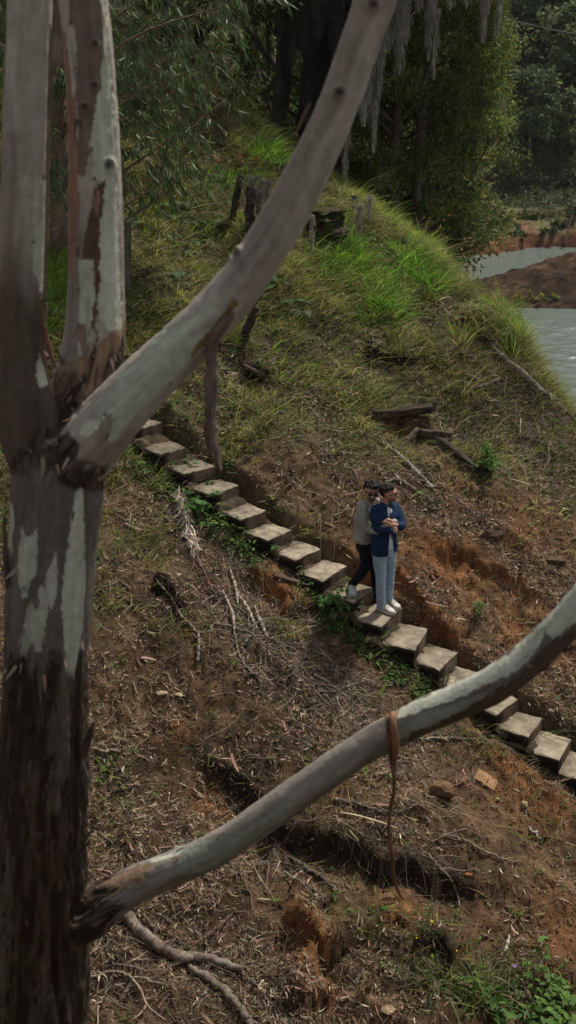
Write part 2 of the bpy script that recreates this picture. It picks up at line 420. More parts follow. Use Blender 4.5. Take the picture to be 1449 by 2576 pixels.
u, v, _d = proj(np.stack([gx, gy, HZ], -1))
inview = (u > -500) & (u < 1950) & (v > -400) & (v < 3000) & (gy > 2)
g = np.where(inview, greenness(u, v, gx, gy), .6)[..., None]
lu = np.where(inview, lushness(u, v), .2)[..., None]
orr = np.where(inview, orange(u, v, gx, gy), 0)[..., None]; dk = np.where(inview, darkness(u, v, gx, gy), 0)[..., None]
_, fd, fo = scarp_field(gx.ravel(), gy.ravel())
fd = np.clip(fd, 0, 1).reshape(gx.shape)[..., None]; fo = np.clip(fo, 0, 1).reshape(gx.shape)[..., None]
base = A([.092, .058, .034]); n1 = fbm(gx * 1.3, gy * 1.3, 0, 4, 70)[..., None]; n2 = fbm(gx * 7, gy * 7, 0, 3, 71)[..., None]
col = base * (1 + .35 * n1 + .35 * n2)
col = col * (1 - orr) + A([.185, .080, .032]) * (1 + .4 * n2) * orr
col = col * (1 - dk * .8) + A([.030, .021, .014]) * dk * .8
col = col * (1 - g * .75) + A([.045, .05, .018]) * (1 + .4 * n2) * g * .75
col = col * (1 - fo) + A([.17, .074, .03]) * (1 + .4 * n2) * fo
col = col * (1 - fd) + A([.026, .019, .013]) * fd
col = np.clip(col, .006, .8)
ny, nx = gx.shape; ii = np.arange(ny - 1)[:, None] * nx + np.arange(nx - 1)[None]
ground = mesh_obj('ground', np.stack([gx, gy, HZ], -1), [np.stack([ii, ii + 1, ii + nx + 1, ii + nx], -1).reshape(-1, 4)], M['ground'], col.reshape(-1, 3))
tag(ground, kind='structure')

# ---------------------------------------------------------------- water
def mat_water():
    m, t, ns, lk = nodes('lake_water'); out = N(t, 'OutputMaterial'); p = N(t, 'BsdfPrincipled')
    p.inputs['Base Color'].default_value = (.115, .142, .130, 1); p.inputs['Roughness'].default_value = .20; p.inputs['IOR'].default_value = 1.33
    p.inputs['Specular IOR Level'].default_value = .6
    tc = N(t, 'TexCoord'); mp = N(t, 'Mapping'); mp.inputs['Scale'].default_value = (.9, 1.6, 1); lk.new(tc.outputs['Object'], mp.inputs[0])
    n1 = N(t, 'TexNoise', Scale=2.4, Detail=5.0, Roughness=.6); lk.new(mp.outputs[0], n1.inputs['Vector'])
    n2 = N(t, 'TexNoise', Scale=.12, Detail=3.0); lk.new(tc.outputs['Object'], n2.inputs['Vector'])
    mm = N(t, 'MapRange'); mm.inputs['From Min'].default_value = .4; mm.inputs['From Max'].default_value = .62; mm.inputs['To Min'].default_value = .45; mm.inputs['To Max'].default_value = 1.0
    lk.new(n2.outputs[0], mm.inputs[0])
    bp = N(t, 'Bump'); bp.inputs['Distance'].default_value = .015; lk.new(mm.outputs[0], bp.inputs['Strength']); lk.new(n1.outputs[0], bp.inputs['Height'])
    lk.new(bp.outputs[0], p.inputs['Normal']); lk.new(p.outputs[0], out.inputs[0]); return m
_wx = np.concatenate([np.linspace(-250, 4, 9), np.arange(7, 31, .13), np.linspace(34, 300, 12)]); _wy = np.concatenate([np.linspace(-60, 44, 8), np.arange(47, 108, .13), np.linspace(112, 330, 8)])
wx, wy = np.meshgrid(_wx, _wy); _wn = len(_wx); k = np.arange(len(_wy) - 1)[:, None] * _wn + np.arange(_wn - 1)[None]
_wf = ((wx > 7) & (wx < 31) & (wy > 47) & (wy < 108)) * (.35 + .65 * sst(-.5, .4, fbm(wx * .06, wy * .09, 0, 2, 601)))
wz = WATER + _wf * (.080 * fbm(wx * .60 + wy * .15, wy * 1.35, 0, 3, 600) + .040 * fbm(wx * 1.5, wy * 3.0, 0, 2, 602))
tag(mesh_obj('water', np.stack([wx, wy, wz], -1), [np.stack([k, k + 1, k + _wn + 1, k + _wn], -1).reshape(-1, 4)], mat_water()), kind='structure')

# ---------------------------------------------------------------- peninsula and far shore
def grid_obj(name, x0, x1, nx, y0, y1, ny, hf, cf, mat):
    X, Y = np.meshgrid(np.linspace(x0, x1, nx), np.linspace(y0, y1, ny)); Z = hf(X, Y)
    k = np.arange(ny - 1)[:, None] * nx + np.arange(nx - 1)[None]
    return tag(mesh_obj(name, np.stack([X, Y, Z], -1), [np.stack([k, k + 1, k + nx + 1, k + nx], -1).reshape(-1, 4)], mat, cf(X, Y, Z).reshape(-1, 3)), kind='structure')
def pen_h(X, Y):
    top = np.interp(X, [9, 12.8, 14.5, 17, 20.5, 26, 40, 70], [-1.2, -.1, .95, 1.6, 2.55, 3.4, 5, 8])
    c = 81.5 + .12 * (X - 14); hw = np.interp(X, [10, 14, 20, 40], [3, 5, 7, 14])
    e = (Y - c) / hw; prof = np.clip(1 - np.abs(e) ** 1.6, -1.5, 1)
    return WATER - .15 + (top + .15) * np.where(prof > 0, prof, 0) + np.minimum(prof, 0) * 2 + .16 * fbm(X * .9, Y * .9, 0, 5, 11) + .05 * fbm(X * 5, Y * 5, 0, 2, 12) + .1 * fbm(X * .3, Y * 1.2, 0, 2, 13)
def pen_c(X, Y, Z):
    n = fbm(X * .35, Y * .6, 0, 3, 15)[..., None]; n2 = fbm(X * 1.7, Y * 2.5, 0, 3, 16)[..., None]
    o = sst(.0, .6, (X - 16.5) * .25 + n[..., 0] - (Z - WATER) * .35)[..., None]
    c = A([.042, .025, .014]) * (1 + .7 * n2) * (1 - o) + A([.070, .040, .025]) * (1 + .5 * n2) * o
    k = np.clip(blob(X, Y, [(18.6, 77.5, 2.2, 1.2, 0, .9), (14.2, 77.5, 1.6, 2.0, 0, .0)]), 0, 1)[..., None]
    c = c * (1 - k) + A([.02, .016, .012]) * k
    tan = blob(X, Y, [(14.0, 77.8, 1.3, 1.6, 0, .9)])[..., None]
    c = c * (1 - tan) + A([.15, .10, .055]) * tan
    return np.clip(c, .008, .5)
grid_obj('peninsula', 8, 70, 330, 62, 100, 230, pen_h, pen_c, M['farground'])
def far_h(X, Y):
    sh = 104 + 3.0 * fbm(X * .05, 0 * X, 0, 3, 18) + 1.2 * fbm(X * .3, 0 * X, 0, 3, 19) - 3.5 * sst(22, 14, X)
    d = Y - sh
    b = 1.0 * sst(-.2, .5, d) + .5 * sst(1.4, 2.0, d + .5 * fbm(X * .6, Y * .1, 0, 2, 20)) + .5 * sst(3, 3.8, d + .5 * fbm(X * .5, Y * .1, 0, 2, 23)) + .12 * np.clip(d, 0, 14)
    hill = .92 * np.clip(d - 12, 0, 90) ** 1.02 * (1 + .12 * fbm(X * .06, Y * .06, 0, 2, 25))
    hill = 62 * (1 - np.exp(-hill / 62))
    return WATER - 1.2 + 1.25 * sst(-1.2, 0, d) + b + hill + .30 * fbm(X * .5, Y * .5, 0, 5, 26) + 2.0 * sst(20, 8, X) * sst(4, 12, d)
def far_c(X, Y, Z):
    h = Z - WATER; n = fbm(X * .25, Y * .25, 0, 4, 27)[..., None]; n2 = fbm(X * 1.2, Y * 1.2, 0, 3, 28)[..., None]
    red = A([.125, .056, .028]) * (1 + .45 * n2); pale = A([.16, .095, .055]) * (1 + .35 * n2); gr = A([.095, .10, .042]) * (1 + .4 * n2); dkc = A([.03, .032, .016]) * (1 + .4 * n2)
    k1 = sst(.8, 1.2, h)[..., None]; c = red * (1 - k1) + pale * k1
    k2 = (sst(1.3, 1.9, h + n[..., 0] * .6) * .85)[..., None]; c = c * (1 - k2) + gr * k2
    k3 = sst(2.3, 3.4, h + n[..., 0] * .8)[..., None]; c = c * (1 - k3) + dkc * k3
    r = blob(X, Z, [(30.5, WATER + 6, 1.2, 3.0, 20, .8), (14.5, WATER + 3.2, 2.6, 2.0, 0, 1)])[..., None]
    return np.clip(c * (1 - r) + A([.20, .075, .035]) * (1 + .3 * n2) * r, .006, .5)
grid_obj('far_shore_hill', -130, 200, 420, 92, 235, 300, far_h, far_c, M['farground'])
# ---------------------------------------------------------------- concrete steps
stair = thing('concrete_staircase', 'weathered grey-brown concrete staircase running down the hillside under the two men', 'staircase', SF[9])
step_objs = []
def make_step(k):
    f, r, z = SF[k], SR[k], STEP_Z[k]
    e = r - f; e[2] = 0; wdt = np.linalg.norm(e); e = e / wdt
    dn = A([e[1], -e[0], 0])                                   # downhill, out of the riser
    dep = .66; th = .25; n, mrow = 26, 26
    # tread grid + skirt, edges chipped
    a = np.linspace(0, wdt, n); b = np.linspace(0, dep, mrow)
    aa, bb = np.meshgrid(a, b)
    P = f + aa[..., None] * e - bb[..., None] * dn
    x, y = P[..., 0], P[..., 1]
    edge = np.minimum.reduce([aa, wdt - aa, bb])
    chip = np.exp(-(edge / .010) ** 2)
    P[..., 2] = z - .010 * chip * (1 + .9 * vn(x * 14, y * 14, 0, k)) - np.clip(.035 * fbm(x * 7, y * 7, z, 3, 200 + k) - .014, 0, .035) * sst(.06, 0, edge) + .006 * fbm(x * 10, y * 10, 0, 4, 90) + .012 * vn(k * 3.7, 0, 0, 91) * (aa / wdt - .5)
    rim = list(range(n)) + [i * n + n - 1 for i in range(1, mrow)] + [(mrow - 1) * n + i for i in range(n - 2, -1, -1)] + [i * n for i in range(mrow - 2, 0, -1)]
    V = P.reshape(-1, 3); G = Geo()
    q = np.arange(mrow - 1)[:, None] * n + np.arange(n - 1)[None]
    top4 = np.stack([q, q + n, q + n + 1, q + 1], -1).reshape(-1, 4)
    nn = vn(V[:, 0] * 3, V[:, 1] * 3, 0, 40)[:, None]; n2 = fbm(V[:, 0] * 10, V[:, 1] * 10, 0, 3, 41)[:, None]
    age = sst(6, 0, k)                                          # the upper steps are darker, with lichen
    C = (A([.285, .24, .18]) * (1 - age * .40) * (1 + .14 * vn(k * 2.3, 1, 0, 92))) * (1 + .24 * nn + .26 * n2)
    dirt = sst(.24, .36, bb.ravel() + .07 * fbm(V[:, 0] * 6, V[:, 1] * 6, 0, 3, 43))[:, None]
    C = C * (1 - .7 * dirt) + A([.11, .085, .058]) * .7 * dirt
    crk = (np.exp(-(fbm(V[:, 0] * 4.5, V[:, 1] * 4.5, k * 3.1, 3, 48) / .035) ** 2) * (.25 + .75 * age))[:, None]; C = C * (1 - .65 * crk); V[:, 2] -= .006 * crk[:, 0]
    lvl = [0, .02, .06, .11, .16, .21, .25]; R = []; RC = []
    for h in lvl[1:]:
        Q = V[rim].copy(); Q[:, 2] = z - h
        bul = .005 * fbm(Q[:, 0] * 7, Q[:, 1] * 7, Q[:, 2] * 9, 3, 45) + .004 * sst(.0, .25, h)
        cen = P.mean((0, 1)); dd = Q - cen; dd[:, 2] = 0; Q += nrm(dd) * bul[:, None]
        R.append(Q)
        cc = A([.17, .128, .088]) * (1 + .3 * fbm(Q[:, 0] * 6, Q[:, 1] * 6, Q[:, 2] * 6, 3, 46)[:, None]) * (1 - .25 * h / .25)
        side = sst(.1, .5, -(nrm(dd) @ e))[:, None] * sst(.0, .04, h); cc = cc * (1 - .90 * side)  # left side faces: their shade is painted dark into the concrete colour
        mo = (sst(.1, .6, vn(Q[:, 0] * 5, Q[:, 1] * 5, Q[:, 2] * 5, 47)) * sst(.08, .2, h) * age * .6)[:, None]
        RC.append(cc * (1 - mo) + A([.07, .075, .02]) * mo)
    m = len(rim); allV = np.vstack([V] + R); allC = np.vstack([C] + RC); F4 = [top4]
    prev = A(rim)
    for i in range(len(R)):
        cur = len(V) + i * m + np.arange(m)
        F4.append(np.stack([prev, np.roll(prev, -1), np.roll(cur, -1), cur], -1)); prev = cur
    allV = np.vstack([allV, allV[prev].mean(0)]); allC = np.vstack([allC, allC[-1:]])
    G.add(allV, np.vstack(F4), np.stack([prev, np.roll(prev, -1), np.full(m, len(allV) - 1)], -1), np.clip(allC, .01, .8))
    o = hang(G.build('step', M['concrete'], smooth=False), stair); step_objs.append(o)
    # earth washed against the riser above
    a = np.linspace(-.04, wdt + .02, 30); b = np.linspace(.25, .62, 22); aa, bb = np.meshgrid(a, b)
    P = f + aa[..., None] * e - bb[..., None] * dn
    x, y = P[..., 0], P[..., 1]
    P[..., 2] = z - .03 + .09 * sst(.30, .48, bb + .07 * fbm(x * 4, y * 4, 0, 3, 49)) + .014 * fbm(x * 16, y * 16, 0, 4, 50) - .05 * np.exp(-(np.minimum(aa + .04, wdt + .02 - aa) / .03) ** 2)
    q = np.arange(21)[:, None] * 30 + np.arange(29)[None]
    C = A([.062, .046, .031]) * (1 + .45 * fbm(x * 9, y * 9, 0, 3, 51)[..., None])
    s = Geo().add(P, np.stack([q, q + 30, q + 31, q + 1], -1).reshape(-1, 4), None, C.reshape(-1, 3)).build('soil', M['ground'])
    s.data.transform(Matrix.Translation(-stair.location)); s.parent = o
    return o
for k in range(len(STEP_UV)): make_step(k)
# ---------------------------------------------------------------- foreground gum tree
UP0 = A([0, 0, 1.])
def remesh(objs_geo, voxel, smooth_it=4, factor=.5):
    """union of closed pieces as one continuous skin: returns V, F4, normals"""
    o = objs_geo.build('tmp', None)
    md = o.modifiers.new('r', 'REMESH'); md.mode = 'VOXEL'; md.voxel_size = voxel; md.adaptivity = 0
    if smooth_it:
        ms = o.modifiers.new('s', 'SMOOTH'); ms.factor = factor; ms.iterations = smooth_it
    dg = bpy.context.evaluated_depsgraph_get(); ev = o.evaluated_get(dg); me = ev.to_mesh()
    V = np.zeros(len(me.vertices) * 3); me.vertices.foreach_get('co', V); V = V.reshape(-1, 3)
    Nn = np.zeros(len(me.vertices) * 3); me.vertices.foreach_get('normal', Nn); Nn = Nn.reshape(-1, 3)
    nl = len(me.loops); L = np.zeros(nl, np.int32); me.loops.foreach_get('vertex_index', L)
    tot = np.zeros(len(me.polygons), np.int32); me.polygons.foreach_get('loop_total', tot)
    st = np.zeros(len(me.polygons), np.int32); me.polygons.foreach_get('loop_start', st)
    q = tot == 4; F4 = L[st[q][:, None] + np.arange(4)]; q3 = tot == 3; F3 = L[st[q3][:, None] + np.arange(3)] if q3.any() else np.zeros((0, 3), int)
    ev.to_mesh_clear(); m0 = o.data; bpy.data.objects.remove(o); bpy.data.meshes.remove(m0)
    return V, F4, F3, Nn
def inpoly(x, y, P):
    P = A(P, float); r = np.zeros(np.shape(x), bool); j = len(P) - 1
    for i in range(len(P)):
        xi, yi, xj, yj = *P[i], *P[j]
        c = ((yi > y) != (yj > y)) & (x < (xj - xi) * (y - yi) / (yj - yi + 1e-9) + xi); r ^= c; j = i
    return r
# centre (u, v), width, depth Y
SKEL = {
 'trunk': [(96, 2900, 262, 4.05), (98, 2650, 244, 4.03), (104, 2300, 236, 4.0), (112, 1850, 216, 4.0), (125, 1500, 220, 4.0), (143, 1270, 232, 4.0), (148, 1170, 226, 4.0), (140, 1100, 200, 4.02)],
 'stemA': [(115, 1200, 150, 4.0), (78, 1110, 150, 3.98), (62, 1000, 142, 3.95), (52, 850, 120, 3.92), (58, 600, 118, 3.9), (66, 300, 116, 3.87), (76, 0, 113, 3.85), (84, -250, 112, 3.82), (92, -600, 110, 3.8)],
 'stemB': [(150, 1180, 150, 4.08), (180, 1080, 165, 4.16), (212, 980, 165, 4.2), (238, 850, 154, 4.22), (242, 700, 142, 4.22), (240, 500, 133, 4.22), (234, 300, 124, 4.22), (220, 100, 120, 4.22), (210, 0, 120, 4.22), (190, -250, 116, 4.2), (160, -600, 110, 4.2)],
 'limbA': [(160, 1210, 150, 3.98), (225, 1120, 165, 3.93), (300, 1030, 150, 3.88), (380, 945, 138, 3.84), (460, 868, 128, 3.8), (560, 765, 121, 3.76), (640, 665, 115, 3.72), (728, 520, 110, 3.68), (800, 380, 106, 3.64), (860, 240, 102, 3.6), (905, 110, 101, 3.57), (945, 0, 100, 3.55), (1000, -200, 98, 3.5), (1090, -600, 96, 3.4)],
 'limbB': [(110, 2330, 130, 4.0), (215, 2300, 128, 3.97), (285, 2258, 104, 3.95), (350, 2222, 93, 3.93), (450, 2178, 88, 3.9), (550, 2133, 86, 3.87), (650, 2066, 85, 3.84), (724, 2013, 84, 3.82), (820, 1945, 84, 3.79), (909, 1885, 84, 3.76), (990, 1840, 85, 3.73), (1074, 1798, 87, 3.7), (1174, 1755, 91, 3.66), (1250, 1717, 93, 3.63), (1340, 1648, 92, 3.6), (1400, 1592, 91, 3.57), (1449, 1538, 90, 3.55), (1560, 1400, 88, 3.5), (1720, 1180, 84, 3.42), (1950, 800, 80, 3.3)],
}
geo = Geo(); SK = []
for si, (nm, pts) in enumerate(SKEL.items()):
    pts = A(pts, float); C = at_y(pts[:, 0], pts[:, 1], pts[:, 3]); _, _, d = proj(C); R = pts[:, 2] / 2 / F * d
    S = spline(np.column_stack([C, R]), 160)
    P, Rr = S[:, :3], S[:, 3]
    Rr = Rr * (1 + .035 * vn(P[:, 0] * 4, P[:, 1] * 4, P[:, 2] * 4, 100 + si))
    if nm == 'trunk':        # carry the trunk down to the ground with a flare
        base = P[0]; gz = float(near_height(A([base[0]]), A([base[1]]))[0])
        k = 30; zz = np.linspace(gz - .35, base[2] - .05, k); ext = np.column_stack([np.full(k, base[0]), np.full(k, base[1]), zz])
        P = np.vstack([ext, P]); Rr = np.concatenate([Rr[0] * (1 + .5 * np.exp(-(zz - gz) / .25)), Rr]); TREE_BASE = A([base[0], base[1], gz])
    V, F4, F3 = tube(P, Rr, 40); geo.add(V, F4, F3)
    T, U, W = frames(P); arc = np.concatenate([[0], np.cumsum(np.linalg.norm(np.diff(P, axis=0), axis=1))])
    SK.append((nm, P, Rr, U, W, arc))
V, F4, F3, Nn = remesh(geo, .0075, 5)
best = np.full(len(V), 1e9); sid = np.zeros(len(V), int); lu_ = np.zeros(len(V)); lw = np.zeros(len(V)); ls = np.zeros(len(V)); rad = np.zeros(len(V))
for si, (nm, P, Rr, U, W, arc) in enumerate(SK):
    for c0 in range(0, len(V), 40000):
        x = V[c0:c0 + 40000]; d2 = ((x[:, None] - P[None]) ** 2).sum(-1); i = d2.argmin(1); e = np.sqrt(d2[np.arange(len(i)), i]) / Rr[i]
        b = best[c0:c0 + 40000]; m = e < b; off = x - P[i]; sl = slice(c0, c0 + 40000)
        lu_[sl] = np.where(m, (off * U[i]).sum(1), lu_[sl]); lw[sl] = np.where(m, (off * W[i]).sum(1), lw[sl]); ls[sl] = np.where(m, arc[i] + si * 10 + (off * nrm(np.gradient(P, axis=0))[i]).sum(1), ls[sl])
        sid[sl] = np.where(m, si, sid[sl]); rad[sl] = np.where(m, Rr[i], rad[sl]); best[sl] = np.where(m, e, b)
un, vnn, _d = proj(V)
isT = sid == 0
# how rough: dark fibrous bark low on the trunk, around the fork and at the root of the lower limb
edge = 90 * fbm(lu_ * 30, lw * 30, ls * 3, 3, 110)
rough = sst(1560, 1760, vnn + edge) * isT
rough = np.maximum(rough, sst(330, 235, un + edge * .6) * (sid == 4))
rough = np.maximum(rough, blob(un, vnn, [(130, 1130, 75, 60, 0, 1), (210, 1200, 70, 45, 0, 1), (155, 1010, 26, 90, 0, .9), (185, 985, 50, 60, 20, .9), (60, 1160, 50, 40, 0, .8)]) * (1 + .5 * fbm(lu_ * 30, lw * 30, ls * 20, 3, 111)))
rough = np.maximum(rough, .8 * sst(780, 960, vnn + edge * .8) * (sid == 2) * sst(190, 260, un + edge * .3))
rough = np.clip(rough, 0, 1)
frontish = sst(.15, -.25, (Nn * nrm(V)).sum(1))      # the measured side; elsewhere the patches come from noise
fib = fbm(lu_ * 38, lw * 38, ls * 5, 4, 120); fine = fbm(lu_ * 90, lw * 90, ls * 22, 3, 121); mid = fbm(lu_ * 14, lw * 14, ls * 3, 3, 122)
disp = rough * (.011 * fib + .005 * fine + .008 * mid) + (1 - rough) * (.0012 * fbm(lu_ * 30, lw * 30, ls * 30, 3, 124) + .002 * fbm(V[:, 0] * 9, V[:, 1] * 9, V[:, 2] * 9, 2, 125))
# colours: mottled smooth bark
GREY, MAUVE, DARK, PALE, TAN, RUST = [A(c) for c in ((.37, .335, .29), (.19, .150, .125), (.052, .034, .025), (.45, .465, .385), (.30, .20, .13), (.16, .075, .038))]
pa = fbm(lu_ * 9, lw * 9, ls * 1.3, 4, 130); pb = fbm(lu_ * 16 + 5, lw * 16, ls * 2.1, 4, 131)
def mixc(c, k, t): return c * (1 - k[:, None]) + t * k[:, None]
C = np.broadcast_to(GREY, V.shape).copy()
C = mixc(C, sst(-.15, .5, pa) * .75, MAUVE)
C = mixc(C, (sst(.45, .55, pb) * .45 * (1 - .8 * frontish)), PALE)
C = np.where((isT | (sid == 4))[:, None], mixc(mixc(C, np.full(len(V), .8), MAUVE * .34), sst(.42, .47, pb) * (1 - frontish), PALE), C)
C = np.where((sid == 1)[:, None], mixc(C, sst(560, 800, vnn + 60 * pa) * .9, DARK * 1.3), C)
C = np.where((sid == 4)[:, None] & (rough < .3)[:, None], mixc(C, sst(.0, .4, pa) * .5, GREY), C)
def c7(L): return [(a / 2, b / 2 + 1932) for a, b in L]
def c5(L): return [(a / 2, b / 2 + 1288) for a, b in L]
def c6(L): return [(a / 2 + 724.5, b / 2 + 1288) for a, b in L]
def c3(L): return [(a / 2, b / 2 + 644) for a, b in L]
def c1(L): return [(a / 2, b / 2) for a, b in L]
PAINT = [  # (which limbs, polygon, colour, edge wobble)
 ((2,), [(150, -700), (290, -700), (265, 0), (290, 300), (305, 700), (312, 900), (250, 800), (235, 500), (232, 300), (262, 150), (262, 60), (250, 0), (200, -200)], PALE * 1.05, 5),
 ((2,), c1([(345, -900), (500, -600), (500, 0), (515, 120), (525, 200), (515, 300), (510, 450), (490, 480), (480, 560), (455, 680), (440, 800), (430, 900), (390, 880), (385, 760), (395, 650), (390, 560), (385, 450), (385, 250), (375, 150), (350, 120)]), MAUVE * .8, 2),
 ((2,), c1([(300, 100), (330, 200), (370, 500), (385, 470), (390, 900), (400, 1050), (360, 1400), (340, 1400), (330, 500)]), MAUVE * A([1.35, .95, .8]), 3),
 ((2,), c1([(470, 940), (495, 935), (525, 900), (522, 1050), (500, 1150), (505, 1400), (480, 1700), (450, 1600), (415, 1288), (430, 1150), (465, 1050)]), A([.10, .06, .042]), 4),
 ((2,), c1([(480, 955), (500, 960), (505, 1010), (490, 1090), (478, 1060)]), TAN, 1),
 ((2,), c1([(395, 1310), (470, 1310), (480, 1500), (440, 1750), (400, 1800), (395, 1500)]), PALE, 5),
 ((2,), c3([(540, 400), (640, 330), (640, 520), (560, 640), (500, 700), (240, 760), (290, 580), (380, 520), (450, 500)]), TAN * .8, 8),
 ((3,), c3([(850, 360), (920, 335), (1000, 290), (1060, 240), (1095, 235), (1090, 270), (1030, 320), (960, 370), (920, 420), (960, 400), (1020, 370), (1075, 350), (1010, 450), (950, 520), (890, 610), (810, 690), (700, 790), (640, 850), (600, 900), (580, 930), (550, 930), (545, 900), (575, 840), (555, 800), (530, 785), (520, 820), (480, 815), (490, 770), (540, 710), (560, 660), (620, 590), (700, 520), (780, 420), (830, 370)]), PALE * A([.86, .9, .88]), 2),
 ((3,), c3([(1180, 200), (1200, 230), (1120, 330), (1010, 470), (960, 520), (980, 450), (1060, 370), (1130, 280)]), A([.24, .15, .06]), 3),
 ((3, 0, 1, 2), c3([(440, 820), (510, 830), (490, 865), (440, 910), (395, 895), (405, 870)]), PALE * 1.1, 1),
 ((3, 0), c3([(430, 1075), (480, 1055), (520, 1025), (530, 1045), (480, 1088)]), PALE * .8, 2),
 ((1,), c3([(210, 420), (245, 640), (230, 652), (200, 655), (185, 600), (190, 540)]), PALE * 1.1, 2),
 ((1,), c3([(185, -400), (240, -400), (238, 60), (225, 150), (205, 180), (190, 100), (160, 60)]), PALE * .85, 4),
 ((0,), c5([(410, -140), (425, -60), (420, 0), (430, 150), (430, 400), (420, 560), (410, 800), (385, 865), (375, 800), (360, 885), (335, 860), (325, 700), (315, 500), (310, 420), (330, 250), (345, 120), (365, 0), (390, -130)]), PALE * 1.02, 2.5),
 ((0,), c5([(110, 60), (125, 130), (150, 125), (185, 85), (190, 210), (180, 320), (150, 350), (140, 420), (118, 440), (100, 380), (85, 320), (95, 200), (105, 100)]), PALE * .85, 2.5),
 ((0,), c5([(285, 190), (290, 300), (285, 420), (270, 480), (235, 520), (225, 620), (210, 700), (180, 700), (160, 660), (140, 690), (125, 735), (97, 700), (115, 620), (130, 520), (145, 440), (160, 440), (170, 495), (185, 480), (195, 380), (225, 370), (235, 300), (270, 230)]), PALE * .85, 2.5),
 ((0,), c5([(55, -60), (72, 0), (65, 200), (52, 260), (40, 100)]), PALE * .9, 2),
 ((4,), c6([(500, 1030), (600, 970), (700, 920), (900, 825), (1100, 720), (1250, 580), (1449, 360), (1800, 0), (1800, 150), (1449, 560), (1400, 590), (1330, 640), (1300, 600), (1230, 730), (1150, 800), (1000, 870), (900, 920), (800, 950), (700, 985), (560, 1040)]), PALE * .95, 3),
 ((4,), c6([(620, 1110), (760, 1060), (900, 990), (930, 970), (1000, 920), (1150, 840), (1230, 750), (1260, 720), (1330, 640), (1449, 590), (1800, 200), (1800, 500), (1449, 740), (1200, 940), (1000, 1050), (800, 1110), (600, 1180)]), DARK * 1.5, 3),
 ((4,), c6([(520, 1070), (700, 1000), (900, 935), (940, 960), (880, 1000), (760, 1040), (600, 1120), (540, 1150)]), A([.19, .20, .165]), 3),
 ((4,), c7([(900, 430), (1000, 360), (1200, 330), (1300, 250), (1449, 130), (1449, 230), (1330, 320), (1230, 400), (1120, 470), (1000, 520), (900, 540)]), A([.20, .205, .17]), 4),
 ((4,), c7([(750, 465), (830, 435), (930, 400), (900, 430), (800, 470)]), PALE * .95, 2),
 ((4,), c7([(520, 560), (640, 500), (760, 480), (720, 570), (620, 620), (560, 640)]), TAN * .7, 5),
]
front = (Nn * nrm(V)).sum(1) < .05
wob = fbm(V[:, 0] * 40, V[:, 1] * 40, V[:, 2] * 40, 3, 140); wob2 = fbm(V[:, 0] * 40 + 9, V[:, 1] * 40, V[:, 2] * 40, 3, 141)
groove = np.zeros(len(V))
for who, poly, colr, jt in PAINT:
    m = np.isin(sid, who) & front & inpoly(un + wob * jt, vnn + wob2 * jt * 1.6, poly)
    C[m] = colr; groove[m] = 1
disp -= .0018 * groove
m = (sid == 2) & inpoly(un + wob * 4, vnn + wob2 * 4, c1([(460, 930), (528, 895), (525, 1050), (505, 1150), (505, 1400), (430, 1400), (430, 1150)]))
disp[m] += .010 * fib[m]
rc = mixc(mixc(np.broadcast_to(DARK * .8, V.shape), sst(.0, .6, fib) * .8, A([.13, .085, .058])), sst(.25, .7, mid + fine * .5) * .55, A([.20, .165, .13]))
rust = blob(un, vnn, [(185, 985, 60, 60, 20, .9), (250, 900, 60, 80, 0, .5), (280, 2230, 60, 40, 0, .5), (240, 2240, 30, 40, 0, .5)])
rc = mixc(rc, np.clip(rust, 0, 1) * sst(-.3, .4, fine + fib), TAN * .75)
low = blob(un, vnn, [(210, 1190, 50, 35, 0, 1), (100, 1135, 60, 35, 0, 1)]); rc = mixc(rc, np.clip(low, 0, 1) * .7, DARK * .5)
C = mixc(C, sst(.35, .6, rough), np.clip(rc * .68, .008, .6))
# knots
for (ku, kv, r0, si) in [(855, 233, 13, 3), (272, 415, 13, 2), (238, 110, 8, 2), (238, 215, 8, 2), (940, 12, 12, 3), (214, 270, 10, 2), (595, 640, 14, 3)]:
    e = np.hypot(un - ku, (vnn - kv) * .9); k = (sid == si) & front
    C = np.where(k[:, None], mixc(C, np.exp(-(e / r0) ** 4) * .85, DARK * 1.1), C); disp += np.where(k, .009 * np.exp(-((e - r0) / (r0 * .5)) ** 2) - .007 * np.exp(-(e / (r0 * .6)) ** 2), 0)
streak = fbm(lu_ * 60, lw * 60, ls * 3.5, 4, 152)
C = C * (1 + .12 * fbm(lu_ * 50, lw * 50, ls * 12, 3, 150)[:, None] + .12 * pa[:, None] + .16 * streak[:, None]); disp += .0012 * streak * (1 - rough)
V = V + Nn * disp[:, None]; C = np.clip(C, .008, .7)
gum = thing('gum_tree', 'large forked gum tree with peeling pale and brown bark standing close at the left', 'tree', TREE_BASE)
names = ['trunk', 'stem', 'stem', 'limb', 'limb']
oh = np.eye(5)[sid]
for _ in range(14):
    acc = np.zeros_like(oh); fsum = oh[F4].sum(1)
    for c in range(4): np.add.at(acc, F4[:, c], fsum)
    oh = np.eye(5)[acc.argmax(1)]
fs4 = oh[F4].sum(1).argmax(1)
gparts = []
for si in range(5):
    f = F4[fs4 == si]; idx = np.unique(f); mp_ = np.full(len(V), -1); mp_[idx] = np.arange(len(idx))
    o = mesh_obj(names[si], V[idx], [mp_[f]], M['bark'], C[idx])
    hang(o, gum); gparts.append(o)
gparts[1]['label'] = 'left stem, shaded grey and dark brown'; gparts[2]['label'] = 'right stem, pale with brown bark patches'
gparts[3]['label'] = 'thick limb rising to the upper right'; gparts[4]['label'] = 'lower limb sweeping out to the right'
